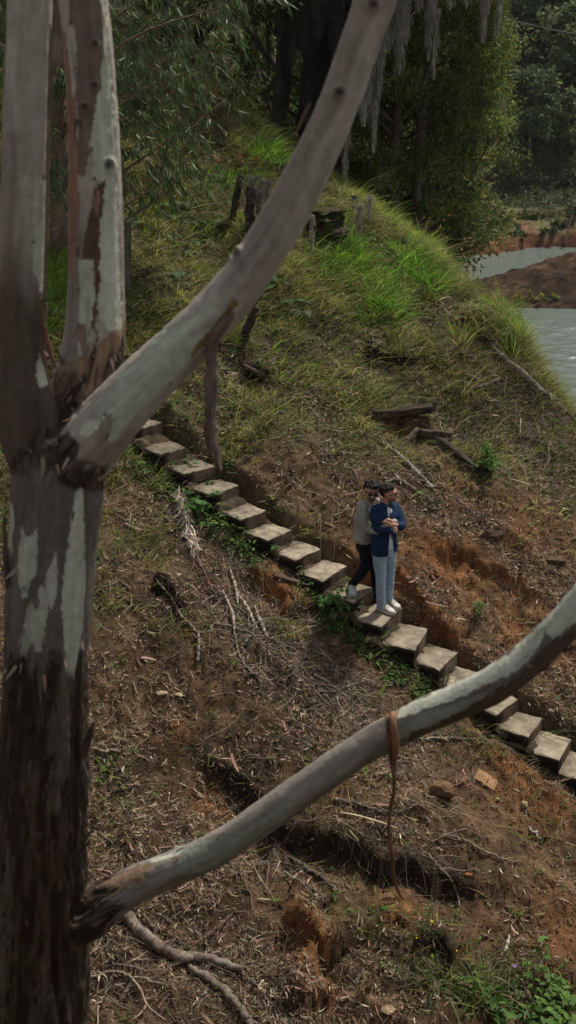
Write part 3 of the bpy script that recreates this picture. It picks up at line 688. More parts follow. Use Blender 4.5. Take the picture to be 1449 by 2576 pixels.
# small flakes lifting along the edges of the pale patches and off the rough bark
gf = groove[F4]; bd = F4[(gf.max(1) != gf.min(1))][:, 0]; rr_ = np.flatnonzero((rough > .4) & (rough < .8)); bd = np.concatenate([rng.choice(bd, 130), rng.choice(rr_, 200)])
ax_ = np.zeros((len(bd), 3))
for si, (nm, P_, R_, U_, W_, arc) in enumerate(SK):
    m = sid[bd] == si; Tt = nrm(np.gradient(P_, axis=0)); i = ((V[bd[m]][:, None] - P_[None]) ** 2).sum(-1).argmin(1); ax_[m] = Tt[i]
n = len(bd); Dd = nrm(ax_ * np.where(rng.random((n, 1)) < .7, -1, 1) + rng.normal(0, .25, (n, 3)) + Nn[bd] * .12); Sd = nrm(np.cross(Dd, Nn[bd])); L = rng.lognormal(-3.6, .45, n)
Vf, Ff, per = blades(V[bd] + Nn[bd] * .001, Dd, Sd, L, L * rng.uniform(.18, .5, n), Nn[bd] * (L * rng.uniform(.1, .7, n))[:, None] - UP0 * (L * .2)[:, None], 4, A([1, .95, .8, .6, .2]))
hang(Geo().add(Vf, Ff, None, np.repeat(pick([(.15, .11, .09), (.20, .14, .10), (.12, .09, .075), (.24, .19, .15)], n), per, 0)).build('peeling_bark', M['litter']), gum)['kind'] = 'stuff'
def strip(pts, name, parent, col, flat=.35, amt=.12, mat='bark'):
    """ragged hanging piece of bark; pts (u, v, width, Y)"""
    pts = A(pts, float); Cc = at_y(pts[:, 0], pts[:, 1], pts[:, 3]); _, _, d = proj(Cc); R = pts[:, 2] / 2 / F * d
    S = spline(np.column_stack([Cc, R]), 70); s0 = float(Cc[0, 0] * 7 % 10)
    V, F4, F3 = tube(S[:, :3], np.maximum(S[:, 3], .001), 12, rough=lambda p, a, t: amt * fbm(p[..., 0] * 30, p[..., 1] * 30, p[..., 2] * 22 + s0, 3, 160) - (1 - flat) * np.abs(np.sin(a)) ** 2)
    cc = A(col) * (1 + .35 * fbm(V[:, 0] * 30, V[:, 1] * 30, V[:, 2] * 14, 3, 161)[:, None])
    o = Geo().add(V, F4, F3, np.clip(cc, .01, .6)).build(name, M[mat])
    return hang(o, parent) if parent else o
strip([(600, 770, 16, 3.70), (568, 810, 34, 3.70), (542, 850, 44, 3.71), (530, 900, 40, 3.72), (530, 980, 40, 3.73), (532, 1060, 37, 3.74), (535, 1100, 28, 3.75), (546, 1145, 20, 3.75), (556, 1185, 10, 3.75)], 'bark_strip', gum, (.12, .085, .072), .45, .3)
strip([(520, 1060, 12, 3.745), (519, 1090, 16, 3.745), (526, 1125, 12, 3.745), (532, 1152, 4, 3.745)], 'bark_strip', gum, (.10, .055, .04), .5)
strip([(780, 262, 5, 3.64), (765, 290, 10, 3.645), (750, 325, 8, 3.65), (740, 348, 3, 3.65)], 'bark_strip', gum, (.13, .09, .06), .5)
strip([(103, 750, 8, 3.86), (106, 800, 12, 3.86), (116, 850, 16, 3.87), (130, 900, 14, 3.88), (143, 928, 6, 3.9)], 'bark_strip', gum, (.16, .085, .05), .5)
strip([(10, 1300, 8, 3.9), (14, 1400, 15, 3.9), (17, 1460, 12, 3.9), (18, 1480, 5, 3.9)], 'bark_strip', gum, (.07, .045, .035), .5)
strip([(212, 1905, 16, 3.86), (219, 1870, 24, 3.86), (228, 1840, 18, 3.84), (236, 1815, 5, 3.82)], 'bark_strip', gum, (.06, .04, .03), .5)
strip([(196, 2125, 10, 3.86), (215, 2108, 9, 3.82), (240, 2080, 6, 3.76)], 'twig_stub', gum, (.10, .075, .05), .9)
strip([(195, 2150, 9, 3.86), (212, 2130, 8, 3.8), (228, 2118, 5, 3.74)], 'twig_stub', gum, (.05, .035, .025), .9)
strip([(126, 60, 5, 3.80), (127, 150, 12, 3.80), (122, 330, 12, 3.81), (118, 560, 12, 3.83), (112, 760, 10, 3.86)], 'bark_strip', gum, (.15, .11, .075), .35)
strip([(112, 760, 18, 3.90), (100, 850, 30, 3.89), (108, 930, 26, 3.92), (125, 990, 18, 3.94)], 'bark_strip', gum, (.15, .10, .075), .35)
# torn ribbon of bark draped over the lower limb
rb = strip([(974, 1815, 8, 3.68), (976, 1800, 15, 3.64), (978, 1830, 15, 3.60), (982, 1868, 14, 3.61), (984, 1900, 12, 3.64), (990, 1940, 12, 3.68), (991, 1990, 9, 3.69), (981, 2040, 12, 3.70), (978, 2090, 8, 3.70), (985, 2150, 12, 3.70), (990, 2205, 10, 3.70), (1003, 2245, 7, 3.70), (1016, 2265, 3, 3.70)], 'bark_ribbon', None, (.13, .062, .036), .5)
r2 = strip([(1000, 1792, 8, 3.68), (990, 1797, 18, 3.62), (990, 1830, 17, 3.585), (997, 1870, 16, 3.59), (995, 1900, 13, 3.62), (990, 1940, 8, 3.67)], 'ribbon_fold', None, (.24, .115, .065), .5)
reorigin(rb, at_y(984, 1800, 3.66)); r2.data.transform(Matrix.Translation(-rb.location)); r2.parent = rb
tag(rb, 'reddish brown ribbon of peeled bark draped over the lower limb and dangling down', 'bark ribbon')
# ---------------------------------------------------------------- ground cover (grass, litter, twigs, clods)
def scatter(n, x0=-7.5, x1=9, y0=5.5, y1=27, margin=160):
    """random points on the ground sheet over and around what the picture shows"""
    X = rng.uniform(x0, x1, n); Y = rng.uniform(y0, y1, n)
    P = np.stack([X, Y, ground_z(X, Y)], -1); u, v, d = proj(P)
    m = (u > -margin * 1.5) & (u < 1449 + margin * 3.2) & (v > 130) & (v < 2576 + margin)
    m &= Y < np.interp(X, RX, RY) + 1.3
    return P[m], u[m], v[m]
def on_stair(P):
    q, ins, zt = stair_q(P[:, 0], P[:, 1]); return ins * (q > .02) * (q < .62) > 0
DOWN = A([.8, -.6, 0])

# --- dry leaves
P, u, v = scatter(1700000); g = greenness(u, v, P[:, 0], P[:, 1]); o = orange(u, v, P[:, 0], P[:, 1]); dk_ = darkness(u, v, P[:, 0], P[:, 1])
cl = fbm(P[:, 0] * 1.6, P[:, 1] * 1.6, 0, 3, 201)
pile = blob(u, v, [(760, 1700, 260, 120, 35, 1), (560, 1450, 60, 160, -25, .8), (620, 2450, 300, 160, 20, .9), (420, 2250, 200, 260, 0, .9), (1000, 2380, 220, 110, 20, .8), (300, 1900, 100, 200, 0, .6), (1290, 1050, 170, 110, 40, .8),
    (1000, 2080, 130, 60, 20, .6), (380, 1700, 160, 120, 30, .4), (640, 850, 120, 60, 20, .3), (1330, 2100, 100, 60, 20, .5), (1040, 1190, 90, 70, 35, .6)])
dens = np.clip(.20 + .60 * cl + .75 * pile - .12 * o - .12 * g - .15 * dk_, .03, 1)
k = (rng.random(len(P)) < dens * .62) & ~on_stair(P); P, u, v = P[k], u[k], v[k]; n = len(P)
Nn_ = ground_n(P[:, 0], P[:, 1]); D = nrm(rng.normal(size=(n, 3)) + .6 * DOWN); D = nrm(D - Nn_ * (D * Nn_).sum(1)[:, None] + .22 * rng.normal(size=(n, 3)))
S = nrm(np.cross(D, Nn_ + .7 * rng.normal(size=(n, 3)))); L = rng.lognormal(-3.05, .50, n); Wd = np.clip(L * rng.uniform(.10, .32, n), .004, .018)
bend = Nn_ * (L * rng.normal(.14, .38, n))[:, None] + S * (L * rng.normal(0, .42, n))[:, None]
V, F4, per = blades(P + Nn_ * .012, D, S, L, Wd, bend, 3, A([.25, 1, .85, .1]))
cols = pick([(.27, .20, .14), (.34, .26, .19), (.19, .13, .085), (.12, .08, .05), (.27, .18, .13), (.40, .34, .26), (.16, .14, .12)], n, [.22, .2, .2, .16, .08, .06, .08], .28)
tag(Geo().add(V, F4, None, np.repeat(cols, per, 0)).build('leaf_litter', M['litter'], smooth=False), kind='stuff')

# --- curled strips of fallen bark
P, u, v = scatter(36000); k = (rng.random(len(P)) < .09) & ~on_stair(P); P = P[k]; n = len(P); Nn_ = ground_n(P[:, 0], P[:, 1]); D = nrm(rng.normal(size=(n, 3)) + .9 * DOWN); D = nrm(D - Nn_ * (D * Nn_).sum(1)[:, None]); S = nrm(np.cross(D, Nn_ + .5 * rng.normal(size=(n, 3))))
L = rng.lognormal(-2.2, .45, n); V, F4, per = blades(P + Nn_ * .02, D, S, L, np.clip(L * rng.uniform(.06, .16, n), .008, .035), Nn_ * (L * rng.normal(.05, .12, n))[:, None] + S * (L * rng.normal(0, .25, n))[:, None], 5, A([.5, 1, .9, 1, .8, .4]))
tag(Geo().add(V, F4, None, np.repeat(pick([(.25, .17, .12), (.17, .115, .08), (.30, .24, .18), (.19, .13, .09)], n, None, .25), per, 0)).build('bark_litter', M['litter'], smooth=False), kind='stuff')

# --- twigs
P, u, v = scatter(330000); g = greenness(u, v, P[:, 0], P[:, 1])
tp = blob(u, v, [(780, 1720, 260, 110, 35, 1), (560, 1480, 50, 150, -25, .6), (650, 2480, 260, 120, 15, .6), (400, 2450, 150, 150, 0, .7), (1300, 1040, 150, 100, 40, .8), (1150, 1850, 130, 40, 10, .8), (420, 2250, 150, 200, 0, .5), (960, 2100, 180, 60, 20, .4)])
k = (rng.random(len(P)) < np.clip(.07 + .5 * tp - .03 * g, .02, 1) * .5) & ~on_stair(P); P, u, v = P[k], u[k], v[k]; n = len(P); tpk = tp[k]
Nn_ = ground_n(P[:, 0], P[:, 1]); D = rng.normal(size=(n, 3)) + 1.0 * DOWN * np.where(rng.random((n, 1)) < .55, 1.6, .3); D = nrm(D - Nn_ * (D * Nn_).sum(1)[:, None])
S = np.cross(D, Nn_); L = rng.lognormal(-1.35, .55, n) * (1 + .6 * tpk); K = 6; s = np.linspace(0, 1, K)
b1, b2 = rng.normal(0, .28, n), rng.normal(0, .12, n)
Q = P[:, None] + D[:, None] * (L[:, None] * s)[..., None] + S[:, None] * ((b1 * L)[:, None] * (s ** 2) + (b2 * L)[:, None] * np.sin(s * 9)[None])[..., None]
gz = ground_z(Q[..., 0], Q[..., 1]); hh = rng.uniform(0, .05, n)[:, None] * np.sin(s * np.pi)[None] + .008
Q[..., 2] = np.maximum(gz, .5 * gz + .5 * gz.mean(1, keepdims=True)) + hh
R = np.clip(rng.lognormal(-5.95, .42, n), .0013, .011)[:, None] * (1 - .6 * s)[None]
V, F4 = tubes(Q, R, 3)
cols = pick([(.23, .18, .14), (.16, .12, .09), (.30, .25, .20), (.09, .06, .04)], n, [.35, .3, .15, .2], .25)
tag(Geo().add(V, F4, None, np.repeat(cols, K * 3, 0)).build('fallen_twigs', M['litter']), kind='stuff')

# --- heap of dry brushwood
P, u, v = scatter(60000); hb = blob(u, v, [(520, 1400, 26, 70, -22, .8), (575, 1500, 40, 90, -25, 1), (640, 1590, 70, 50, 35, 1), (800, 1690, 170, 50, 33, 1), (930, 1770, 90, 40, 33, .9), (700, 1640, 120, 50, 30, .9), (650, 2160, 110, 50, 35, .7), (300, 2480, 80, 90, 0, .5), (1130, 1870, 80, 20, 5, .8), (1310, 1040, 150, 55, 42, .62), (1230, 985, 70, 35, 40, .6), (1010, 1165, 70, 28, 42, .6), (830, 1312, 55, 18, 15, .6), (480, 1480, 40, 60, 0, .4)])
k = (rng.random(len(P)) < hb ** 1.3 * .75) & ~on_stair(P); P = P[k]; n = len(P); Nn_ = ground_n(P[:, 0], P[:, 1]); D = nrm(rng.normal(size=(n, 3)) * .85 + 1.0 * DOWN + A([0, -.35, 0])); D = nrm(D - Nn_ * (D * Nn_).sum(1)[:, None] + Nn_ * rng.normal(0, .12, (n, 1)))
S = np.cross(D, Nn_); L = rng.lognormal(-.95, .5, n); K = 7; s = np.linspace(0, 1, K); Q = P[:, None] + D[:, None] * (L[:, None] * s)[..., None] + S[:, None] * ((rng.normal(0, .16, n) * L)[:, None] * s ** 2 + (rng.normal(0, .05, n) * L)[:, None] * np.sin(s * 8)[None])[..., None]
gz = ground_z(Q[..., 0], Q[..., 1]); Q[..., 2] = np.maximum(Q[..., 2], gz) * .4 + gz * .6 + rng.uniform(.005, .09, n)[:, None]
V, F4 = tubes(Q, np.clip(rng.lognormal(-5.35, .4, n), .002, .014)[:, None] * (1.1 - .6 * s)[None], 4); cols = pick([(.27, .22, .175), (.19, .15, .115), (.36, .31, .25), (.11, .08, .06)], n, [.35, .3, .2, .15], .22)
tag(Geo().add(V, F4, None, np.repeat(cols, K * 4, 0)).build('brushwood_heap', M['litter']), kind='stuff')

# --- earth clods and crumbs
P, u, v = scatter(700000); g = greenness(u, v, P[:, 0], P[:, 1]); o = orange(u, v, P[:, 0], P[:, 1]); dk_ = darkness(u, v, P[:, 0], P[:, 1])
cl = fbm(P[:, 0] * 2.2, P[:, 1] * 2.2, 0, 3, 205)
k = (rng.random(len(P)) < np.clip(.32 + .4 * cl - .35 * g + .35 * o + .25 * dk_, .02, 1) * .62) & ~on_stair(P); P, o, dk_ = P[k], o[k], dk_[k]; n = len(P)
oc = A([(1, 0, 0), (-1, 0, 0), (0, 1, 0), (0, -1, 0), (0, 0, 1), (0, 0, -1)], float); of = A([(0, 2, 4), (2, 1, 4), (1, 3, 4), (3, 0, 4), (2, 0, 5), (1, 2, 5), (3, 1, 5), (0, 3, 5)])
r = np.clip(rng.lognormal(-4.45, .5, n), .004, .05); V = P[:, None] + (oc[None] * rng.uniform(.55, 1.2, (n, 6, 1)) + rng.normal(0, .22, (n, 6, 3))) * r[:, None, None] * A([1, 1, .8])
F3 = (np.arange(n)[:, None, None] * 6 + of[None]).reshape(-1, 3)
c = A([.085, .052, .03]) * (1 - o[:, None]) + A([.23, .095, .035]) * o[:, None]; c = c * (1 - .6 * dk_[:, None]) * np.exp(rng.normal(0, .28, (n, 1)))
tag(Geo().add(V, None, F3, np.repeat(np.clip(c, .01, .5), 6, 0)).build('soil_crumbs', M['ground'], smooth=False), kind='stuff')

# --- grass
def grassy(n0, dfun, Lm, Ls, wm, cols, p, lean=.35, clump=None, segs=3, amt=.22, name=None, **kw):
    P, u, v = scatter(n0, **kw); dd = dfun(P, u, v)
    k = (rng.random(len(P)) < dd) & ~on_stair(P); P, u, v = P[k], u[k], v[k]
    if clump:          # every root sends up several blades
        P = np.repeat(P, clump, 0); u = np.repeat(u, clump); v = np.repeat(v, clump)
        off = rng.normal(0, .025, (len(P), 2)); P = P.copy(); P[:, :2] += off; P[:, 2] = ground_z(P[:, 0], P[:, 1])
    n = len(P); Nn_ = ground_n(P[:, 0], P[:, 1]); D = nrm(A([0, 0, 1.]) * .8 + Nn_ * .4 + lean * rng.normal(size=(n, 3)) * A([1, 1, .3]) + .12 * DOWN)
    L = Lm * np.exp(rng.normal(0, Ls, n)); S = nrm(np.cross(D, rdir(n))); hz = nrm(np.stack([D[:, 0], D[:, 1], 0 * D[:, 0]], -1) + .5 * DOWN)
    bend = hz * (L * rng.uniform(.1, .65, n))[:, None] - A([0, 0, 1.]) * (L * rng.uniform(.05, .55, n))[:, None]
    V, F4, per = blades(P - A([0, 0, .01]), D, S, L, wm * np.exp(rng.normal(0, .25, n)), bend, segs)
    c = pick(cols, n, p, amt); patch = fbm(P[:, 0] * 1.2, P[:, 1] * 1.2, 0, 3, 207); c = c * np.exp(.35 * patch)[:, None]
    return V, F4, np.repeat(np.clip(c, .003, .7), per, 0)
GG = Geo()
OLIVE = [(.17, .22, .040), (.24, .26, .06), (.10, .14, .03), (.33, .29, .10), (.32, .25, .15), (.38, .32, .22)]
LUSH = [(.13, .30, .025), (.18, .36, .035), (.08, .19, .018), (.26, .40, .06)]
SUN = [(.30, .38, .06), (.38, .42, .09), (.20, .27, .045), (.42, .38, .16)]  # backlit ridge grass: the sunlight is put into the blade colours
def fo_(P, u, v):
    return np.clip(greenness(u, v, P[:, 0], P[:, 1]) * (.50 + 1.3 * fbm(P[:, 0] * 2.3, P[:, 1] * 2.3, 0, 3, 208)), 0.05, 1) * (.45 + .55 * sst(1050, 700, v + .25 * (u - 700) * (u > 700))) * .8
GG.add(*(lambda r: (r[0], r[1], None, r[2]))(grassy(900000, fo_, .155, .5, .010, OLIVE, [.22, .20, .16, .16, .14, .12], .75, 2, 2)))
def fl(P, u, v): return np.clip(lushness(u, v) * 1.1 - .25 + .3 * fbm(P[:, 0] * 2.2, P[:, 1] * 2.2, 0, 2, 209), 0, 1) * (.45 + .55 * sst(1050, 700, v + .25 * (u - 700) * (u > 700))) * .8
GG.add(*(lambda r: (r[0], r[1], None, r[2]))(grassy(150000, fl, .27, .35, .012, LUSH, [.35, .3, .25, .1], .32, 2, 4)))
def fs_(P, u, v): return np.clip(sunny(u, v) * 1.2 - .1, 0, 1) * .9
GG.add(*(lambda r: (r[0], r[1], None, r[2]))(grassy(150000, fs_, .15, .4, .010, SUN, [.35, .3, .2, .15], .45, 2, y0=15)))
def fr(P, u, v):          # taller stalks along the ridge towards the lake
    e = np.interp(P[:, 0], RX, RY) - P[:, 1]; return sst(1.5, .1, e) * sst(-1.2, -.4, e) * sst(.8, 2.2, P[:, 0]) * .5
GG.add(*(lambda r: (r[0], r[1], None, r[2]))(grassy(120000, fr, .24, .35, .007, LUSH[:2] + SUN, [.2, .15, .2, .15, .15, .15], .22, 2, 4, y0=12)))
def ft(P, u, v): return (.012 + .02 * sst(0, .5, fbm(P[:, 0], P[:, 1], 0, 3, 210))) * (1 - greenness(u, v, P[:, 0], P[:, 1]))
GG.add(*(lambda r: (r[0], r[1], None, r[2]))(grassy(110000, ft, .11, .4, .006, [(.09, .15, .03), (.12, .15, .05)], None, .6, 4)))
def fstraw(P, u, v): return np.clip(.22 + .5 * blob(u, v, [(1300, 1020, 160, 120, 40, 1), (1150, 880, 120, 60, 30, .6), (760, 900, 160, 60, 20, .5), (1050, 1150, 120, 80, 30, .6)]), 0, 1) * greenness(u, v, P[:, 0], P[:, 1])
GG.add(*(lambda r: (r[0], r[1], None, r[2]))(grassy(380000, fstraw, .15, .4, .005, [(.26, .20, .13), (.20, .15, .11), (.32, .27, .2)], None, .7, 2)))
print('COUNT blades verts', GG.n)
tag(GG.build('grass', M['grass']), kind='stuff')

# --- broad-leaved weeds and seedlings
def weeds(n0, dfun, size, cols, name):
    P, u, v = scatter(n0); k = (rng.random(len(P)) < dfun(P, u, v)) & ~on_stair(P); P = P[k]; m = rng.integers(4, 9, len(P)); P = np.repeat(P, m, 0); n = len(P)
    D = nrm(rng.normal(size=(n, 3)) * A([1, 1, .35]) + A([0, 0, .35])); L = size * np.exp(rng.normal(0, .35, n)); S = nrm(np.cross(D, A([0, 0, 1.]) + .35 * rng.normal(size=(n, 3))))
    B0 = P + A([0, 0, 1.]) * (rng.uniform(.0, 1.6, n) * size)[:, None] + rng.normal(0, size * .5, (n, 3)) * A([1, 1, .1])
    V, F4, per = blades(B0, D, S, L, L * rng.uniform(.35, .6, n), -A([0, 0, 1.]) * (L * .35)[:, None], 3, A([.25, 1, .75, .05]))
    return V, F4, np.repeat(pick(cols, n, None, .25), per, 0)
W = Geo()
r = weeds(70000, lambda P, u, v: np.clip(greenness(u, v, P[:, 0], P[:, 1]) * .35 + .01, 0, 1), .04, [(.09, .16, .03), (.13, .19, .04), (.06, .12, .025)], ''); W.add(r[0], r[1], None, r[2])
def fe(P, u, v):
    q, ins, zt = stair_q(P[:, 0], P[:, 1]); return ins * sst(-.45, -.12, q) * sst(.06, -.02, q) * sst(-.1, .5, fbm(P[:, 0] * 1.8, P[:, 1] * 1.8, 0, 2, 211) + .5 * sst(1450, 1250, v)) * sst(1950, 1750, v)
r = weeds(200000, fe, .045, [(.055, .12, .02), (.09, .16, .03), (.035, .07, .018), (.12, .17, .05)], ''); W.add(r[0], r[1], None, r[2])
tag(W.build('ground_weeds', M['leaf']), kind='stuff')
# ---------------------------------------------------------------- people
# joints are given in picture measurements of the figures (x, y) and an offset dy away from the camera (m)
FY = 12.93
def J(x, y, dy=0.0):
    return at_y(842.7 + x * .15625, 1182.3 + y * .15625, FY + dy)
def PX(r): return r / 1261.0            # picture measure -> metres at the figures
class Body:
    def __init__(s): s.g = Geo()
    def cap(s, a, b, ra, rb, n=16, flat=None):
        """tapered capsule between a and b (metres); flat: (axis, factor) squeezes it"""
        a, b = A(a, float), A(b, float); L = np.linalg.norm(b - a); t = (b - a) / max(L, 1e-6)
        ph = np.linspace(0, np.pi / 2, 5)
        pts = [a - t * ra * math.cos(p) for p in ph[:-1]] + [a] + [a + (b - a) * k for k in (.25, .5, .75)] + [b] + [b + t * rb * math.sin(p) for p in ph[1:]]
        rs = [ra * math.sin(p) for p in ph[:-1]] + [ra] + [ra + (rb - ra) * k for k in (.25, .5, .75)] + [rb] + [rb * math.cos(p) for p in ph[1:]]
        rs = np.maximum(rs, ra * .02)
        V, F4, F3 = tube(A(pts), rs, n)
        if flat is not None:
            ax, f = nrm(A(flat[0], float)), flat[1]; c = (a + b) / 2; o = V - c; V = c + o - (o @ ax)[:, None] * ax * (1 - f)
        s.g.add(V, F4, F3); return s
    def chain(s, pts, rs, flat=None):
        """smooth tapered limb through several joints"""
        S = spline(np.column_stack([A(pts), A(rs)]), 8 * len(pts)); P = S[:, :3]; R = S[:, 3]
        t0, t1 = nrm(P[1] - P[0]), nrm(P[-1] - P[-2]); e = [.0, .4, .75, .95]
        Pa = [P[0] - t0 * R[0] * math.sqrt(1 - k * k) for k in e]; Pb = [P[-1] + t1 * R[-1] * math.sqrt(1 - k * k) for k in e[::-1]]
        P = np.vstack([Pa, P, Pb]); R = np.concatenate([[max(R[0] * k, 1e-4) for k in e], R, [max(R[-1] * k, 1e-4) for k in e[::-1]]])
        V, F4, F3 = tube(P, R, 20)
        if flat is not None:
            ax, f = nrm(A(flat[0], float)), flat[1]; C = P[np.clip(np.arange(len(V)) // 20, 0, len(P) - 1)]; o = V - C; V = C + o - (o @ ax)[:, None] * ax * (1 - f)
        s.g.add(V, F4, F3); return s
    def ell(s, c, ax, r, n=18):
        """ellipsoid, ax 3x3 rows = axes"""
        th = np.linspace(0, np.pi, n); ph = np.linspace(0, 2 * np.pi, n + 2, endpoint=False)
        P = np.stack([np.sin(th)[:, None] * np.cos(ph), np.sin(th)[:, None] * np.sin(ph), np.repeat(np.cos(th)[:, None], len(ph), 1)], -1) * A(r)
        V = A(c) + P @ A(ax); m = len(ph); i = np.arange(n - 1)[:, None] * m; j = np.arange(m)[None]; k = (j + 1) % m
        s.g.add(V.reshape(-1, 3), np.stack([i + j, i + k, i + m + k, i + m + j], -1).reshape(-1, 4)); return s
    def loft(s, rings, n=32):
        """torso: rings of (centre, side vec, depth vec) with super-elliptic section"""
        a = np.linspace(0, 2 * np.pi, n, endpoint=False); ca, sa = np.cos(a), np.sin(a); e = .8
        q = np.sign(ca) * np.abs(ca) ** e, np.sign(sa) * np.abs(sa) ** e
        Rr = A([np.concatenate([c, x, y]) for c, x, y in rings]); S = spline(Rr, 6 * len(rings))
        V = S[:, None, :3] + q[0][None, :, None] * S[:, None, 3:6] + q[1][None, :, None] * S[:, None, 6:9]; m = len(S)
        i = np.arange(m - 1)[:, None] * n; j = np.arange(n)[None]; k = (j + 1) % n
        F4 = np.stack([i + j, i + k, i + n + k, i + n + j], -1).reshape(-1, 4); V = np.vstack([V.reshape(-1, 3), S[0, :3], S[-1, :3]])
        j = np.arange(n); k = (j + 1) % n
        F3 = np.vstack([np.stack([k, j, np.full(n, m * n)], -1), np.stack([(m - 1) * n + j, (m - 1) * n + k, np.full(n, m * n + 1)], -1)])
        s.g.add(V, F4, F3); return s
    def done(s, name, mat, root, cfun, vox=.007, it=4, wr=None, smooth=True, trim=None):
        V, F4, F3, Nn = remesh(s.g, vox, it)
        if wr: V = V + Nn * wr(V)[:, None]
        C = cfun(V, Nn) if callable(cfun) else np.broadcast_to(A(cfun, float), V.shape)
        if trim is not None:
            keep = trim(V); F4 = F4[keep[F4].all(1)]
        o = mesh_obj(name, V, [F4, F3] if len(F3) and trim is None else [F4], M[mat], np.clip(C, .002, .9)); return hang(o, root)
def wrinkle(amp, sx=9, sz=14, seed=0, diag=.6):
    def f(V):
        x, y, z = V.T; a = fbm(x * sx + z * diag * sx, y * sx, z * sz + x * 6, 3, 300 + seed); b = np.abs(fbm(x * sx * .7, y * sx * .7 + z * 3, z * sz * 1.3 - x * 9, 2, 310 + seed))
        return amp * (a * .7 - np.exp(-(b / .12) ** 2) * 1.1 + .3)
    return f
SKIN = A([.44, .255, .175])
def head(body, c, fwd, up, sc=1.0):
    """skull, jaw, nose, ears, brow, lips; c = centre of the head"""
    fwd = nrm(A(fwd, float)); up = nrm(A(up, float) - fwd * np.dot(A(up), fwd)); sd = np.cross(fwd, up); ax = np.stack([sd, fwd, up])
    def at(x, y, z): return c + (sd * x + fwd * y + up * z) * sc
    body.ell(at(0, -.012, .028), ax, A([.076, .094, .088]) * sc); body.ell(at(0, .022, -.035), ax, A([.060, .066, .074]) * sc)
    body.ell(at(0, .052, -.082), ax, A([.034, .032, .026]) * sc); body.ell(at(0, .058, .030), ax, A([.056, .026, .034]) * sc)
    body.cap(at(0, .086, .012), at(0, .112, -.026), .010 * sc, .015 * sc, 10); body.cap(at(-.012, .096, -.030), at(.012, .096, -.030), .010 * sc, .010 * sc, 8)
    body.cap(at(-.018, .082, -.056), at(.018, .082, -.056), .010 * sc, .010 * sc, 8); body.cap(at(-.016, .081, -.067), at(.016, .081, -.067), .010 * sc, .010 * sc, 8)
    for s_ in (-1, 1):
        body.ell(at(s_ * .077, -.008, -.004), ax, A([.011, .020, .032]) * sc); body.ell(at(s_ * .040, .062, -.020), ax, A([.024, .022, .022]) * sc)
        body.cap(at(s_ * .014, .090, .030), at(s_ * .045, .078, .032), .009 * sc, .008 * sc, 8)
    return at, ax
def hairdo(root, at, ax, sc, fn, col, seed, front=.05, curl=.012):
    """skull cap of hair with an uneven surface, cut along the hairline"""
    b = Body(); c = at(0, -.016, .036); b.ell(c, ax, A([.088, .104, .096]) * sc, 30); b.ell(at(0, .035, .085), ax, A([.062, .058, .040]) * sc); b.ell(at(0, -.05, .05), ax, A([.078, .066, .078]) * sc)
    def tr(V):
        r = (V - c) / sc; x, y, z = r @ ax[0], r @ ax[1], r @ ax[2]; return fn(x, y + .0, z)
    def wr(V): return curl * fbm(V[:, 0] * 55, V[:, 1] * 55, V[:, 2] * 55, 3, 320 + seed) + curl * .8 * np.abs(fbm(V[:, 0] * 28, V[:, 1] * 28, V[:, 2] * 28, 2, 330 + seed))
    return b.done('hair', 'hair', root, lambda V, n: A(col) * (1 + .6 * fbm(V[:, 0] * 90, V[:, 1] * 90, V[:, 2] * 60, 2, 340)[:, None]), .0055, 2, wr, trim=tr)
def finger(b, pts, r): b.chain(pts, np.linspace(r, r * .78, len(pts)))
